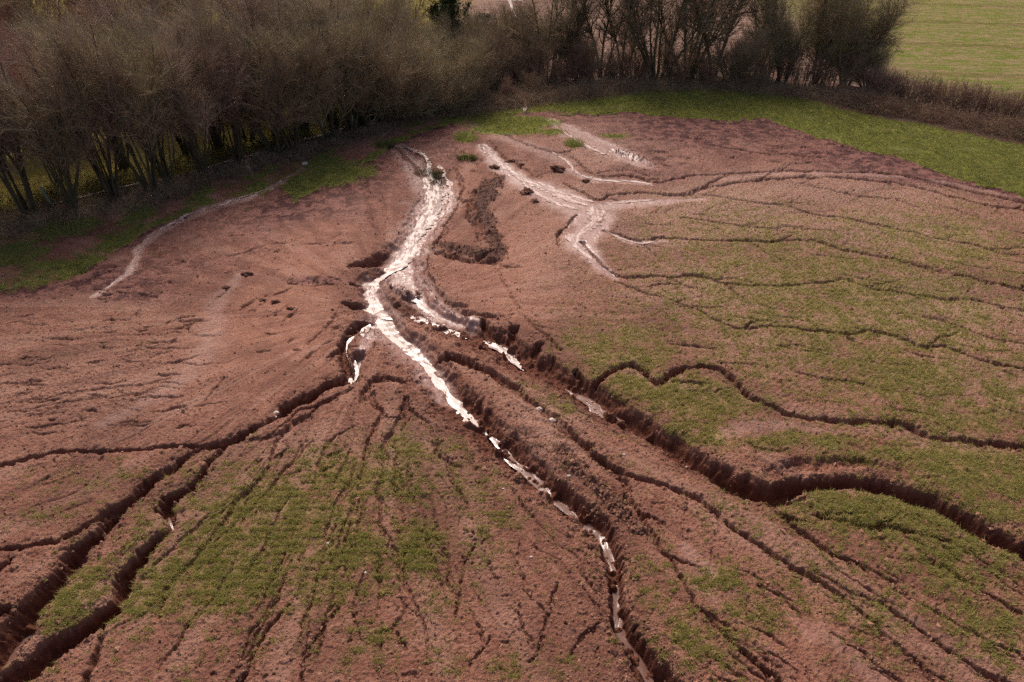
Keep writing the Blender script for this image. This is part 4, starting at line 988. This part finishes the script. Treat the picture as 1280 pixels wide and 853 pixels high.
CL = [(697,213,.75,.45,.38,'largest dark soil clod, at the left end of the pale silt fan'),
      (618,211,.5,.35,.25,'dark soil clod just above the top of the curved spoil ridge'),
      (659,241,.5,.6,.3,'dark broken clod on bare ground right of the curved spoil ridge'),
      (638,203,.45,.25,.2,'dark clod beside the thin rill left of the silt fan'),
      (652,207,.28,.2,.16,'small dark clod at the right end of the thin rill by the silt fan'),
      (732,226,.35,.3,.2,'dark clod at the lower left end of the white trickle on the silt fan'),
      (308,344,.42,.28,.2,'solitary dark clod on the bare left slope, nearest the verge'),
      (283,360,.28,.2,.15,'small dark clod left of the solitary clod on the left slope'),
      (328,375,.25,.17,.12,'small dark clod, leftmost of three in a line on the left slope'),
      (344,378,.35,.2,.15,'dark clod in the middle of three in a line on the left slope'),
      (363,386,.30,.17,.12,'dark clod, rightmost of three in a line on the left slope'),
      (669,252,.35,.4,.2,'dark clod lowest of the broken lumps right of the spoil ridge')]
for (px, py, a, b, c, lb) in CL:
    x, y = P(px, py); z = float(samp(Z, np.array([x]), np.array([y]))[0])
    add('soil_clod', rock_mesh('soil_clod', r, (a*.55, b*.5), c*.42, M_clod, .8), loc=(float(x), float(y), z + c * .25), rz=r.uniform(-.5, .5), label=lb, category='clod', group='dark soil clods on the field')
ST = [(345,515,.11,'pale lump for the small waterfall in the narrow neck of the left gully'),(674,507,.14,'pale stone at the upper end of the ridge between the gullies'),(690,522,.15,'pale stone lower down the ridge between the gullies'),  # first lump stands in for a small waterfall
      (711,594,.07,'white pebble on the ridge right of the main gully bend'),(629,611,.05,'white pebble left of the main gully on the lower field'),(664,695,.05,'white pebble on the speckled soil left of the lowest gully reach'),
      (223,513,.05,'white pebble on the bare left slope above the left gully'),(409,677,.07,'white pebble in the green crop patch at lower left'),(970,820,.05,'white pebble on the lower right between two rills'),
      (862,565,.05,'white pebble on the ridge left of the right gully'),(416,334,.06,'white pebble left of the headcut'),(381,207,.22,'pale rock on the verge at the head of the left trickle'),(780,569,.06,'white pebble beside the fork of the middle rill'),
      (457,716,.05,'white pebble in the crop right of the large green patch')]
for (px, py, a, lb) in ST:
    x, y = P(px, py); z = float(samp(Z, np.array([x]), np.array([y]))[0])
    add('stone', rock_mesh('stone', r, (a, a * .8), a * .6, M_stone, .15), loc=(float(x), float(y), z + a * .2), label=lb, category='stone', group='pale stones on the field')

# grass tufts standing in and by the water
def tuft(px, py, s, lb, dark=False):
    x, y = P(px, py); x = float(x); y = float(y); n = 420; rr = np.random.default_rng(int(px))
    a = rr.uniform(0, 6.28, n); q = np.sqrt(rr.uniform(0, 1, n)) * s * .5
    bx, by = np.cos(a)*q, np.sin(a)*q; h = s * rr.uniform(.12, .5, n); bx *= 1.3; w_ = .014
    lx, ly = bx*.9 + rr.normal(0, .12, n)*s, by*.9 + rr.normal(0, .12, n)*s; aa = rr.uniform(0, 6.28, n)
    V = np.stack([np.stack([bx-np.cos(aa)*w_, by-np.sin(aa)*w_, 0*bx-.08], 1), np.stack([bx+np.cos(aa)*w_, by+np.sin(aa)*w_, 0*bx-.08], 1), np.stack([bx+lx, by+ly, h], 1)], 1).reshape(-1, 3)
    z = float(samp(Z, np.array([x]), np.array([y]))[0])
    add('grass_tuft', mesh_np('grass_tuft', V, np.arange(3*n).reshape(-1, 3), M_ivy if dark else M_grass, False), loc=(x, y, z), label=lb, category='grass tuft', group='grass tufts in and by the stream')
tuft(531, 213, .9, 'dark grass tuft in the upper stream, left of its partner', True)
tuft(552, 217, .9, 'dark grass tuft at the right edge of the upper stream', True)
tuft(549, 224, .7, 'dark low tuft just below the tuft at the right edge of the stream', True)
tuft(584, 200, .9, 'dark tuft on the bare mound right of the upper stream', True)
tuft(483, 184, .8, 'dark tuft on the verge corner at the head of the stream', True)
tuft(584, 173, 1.0, 'green tuft on the mound above the silt fan')
tuft(718, 181, .8, 'green tuft standing in the pale silt')

# tree guards
k = NT('guard_plastic'); k.bsdf((.30, .40, .27), .5, .4); M_guard = k.m
k = NT('guard_stake'); k.bsdf((.30, .22, .14), .8, .2); M_stake = k.m
import bmesh
def tube_guard(px, py, tilt, lb):
    x, y = P(px, py); z = float(samp(Z, np.array([x]), np.array([y]))[0])
    t = bpy.data.objects.new('tree_guard', None); C.objects.link(t); t.location = (float(x), float(y), z - .03); t.rotation_euler = (0, tilt, 0)
    t['label'] = lb; t['category'] = 'tree guard'; t['group'] = 'plastic tree guards at the wood edge'
    bm = bmesh.new(); bmesh.ops.create_cone(bm, segments=16, radius1=.075, radius2=.085, depth=1.25, cap_ends=False)
    ob = [f for f in bm.faces]; bmesh.ops.solidify(bm, geom=ob, thickness=.006)
    bmesh.ops.translate(bm, verts=bm.verts, vec=(0, 0, .625)); me = bpy.data.meshes.new('tube'); bm.to_mesh(me); bm.free(); me.materials.append(M_guard)
    add('tube', me, t)
    bm = bmesh.new(); bmesh.ops.create_cube(bm, size=1); bmesh.ops.scale(bm, vec=(.035, .035, 1.1), verts=bm.verts); bmesh.ops.translate(bm, verts=bm.verts, vec=(.11, 0, .55))
    me = bpy.data.meshes.new('stake'); bm.to_mesh(me); bm.free(); me.materials.append(M_stake)
    add('stake', me, t)
tube_guard(66, 261, -.16, 'pale green plastic tree guard, leftmost at the foot of the wood')
tube_guard(151, 243, -.12, 'pale green plastic tree guard, second from the left at the wood edge')
tube_guard(405, 175, .02, 'pale plastic tree guard, third from the left, under the spreading trees')
tube_guard(443, 166, .0, 'pale plastic tree guard, rightmost, near the head of the stream')
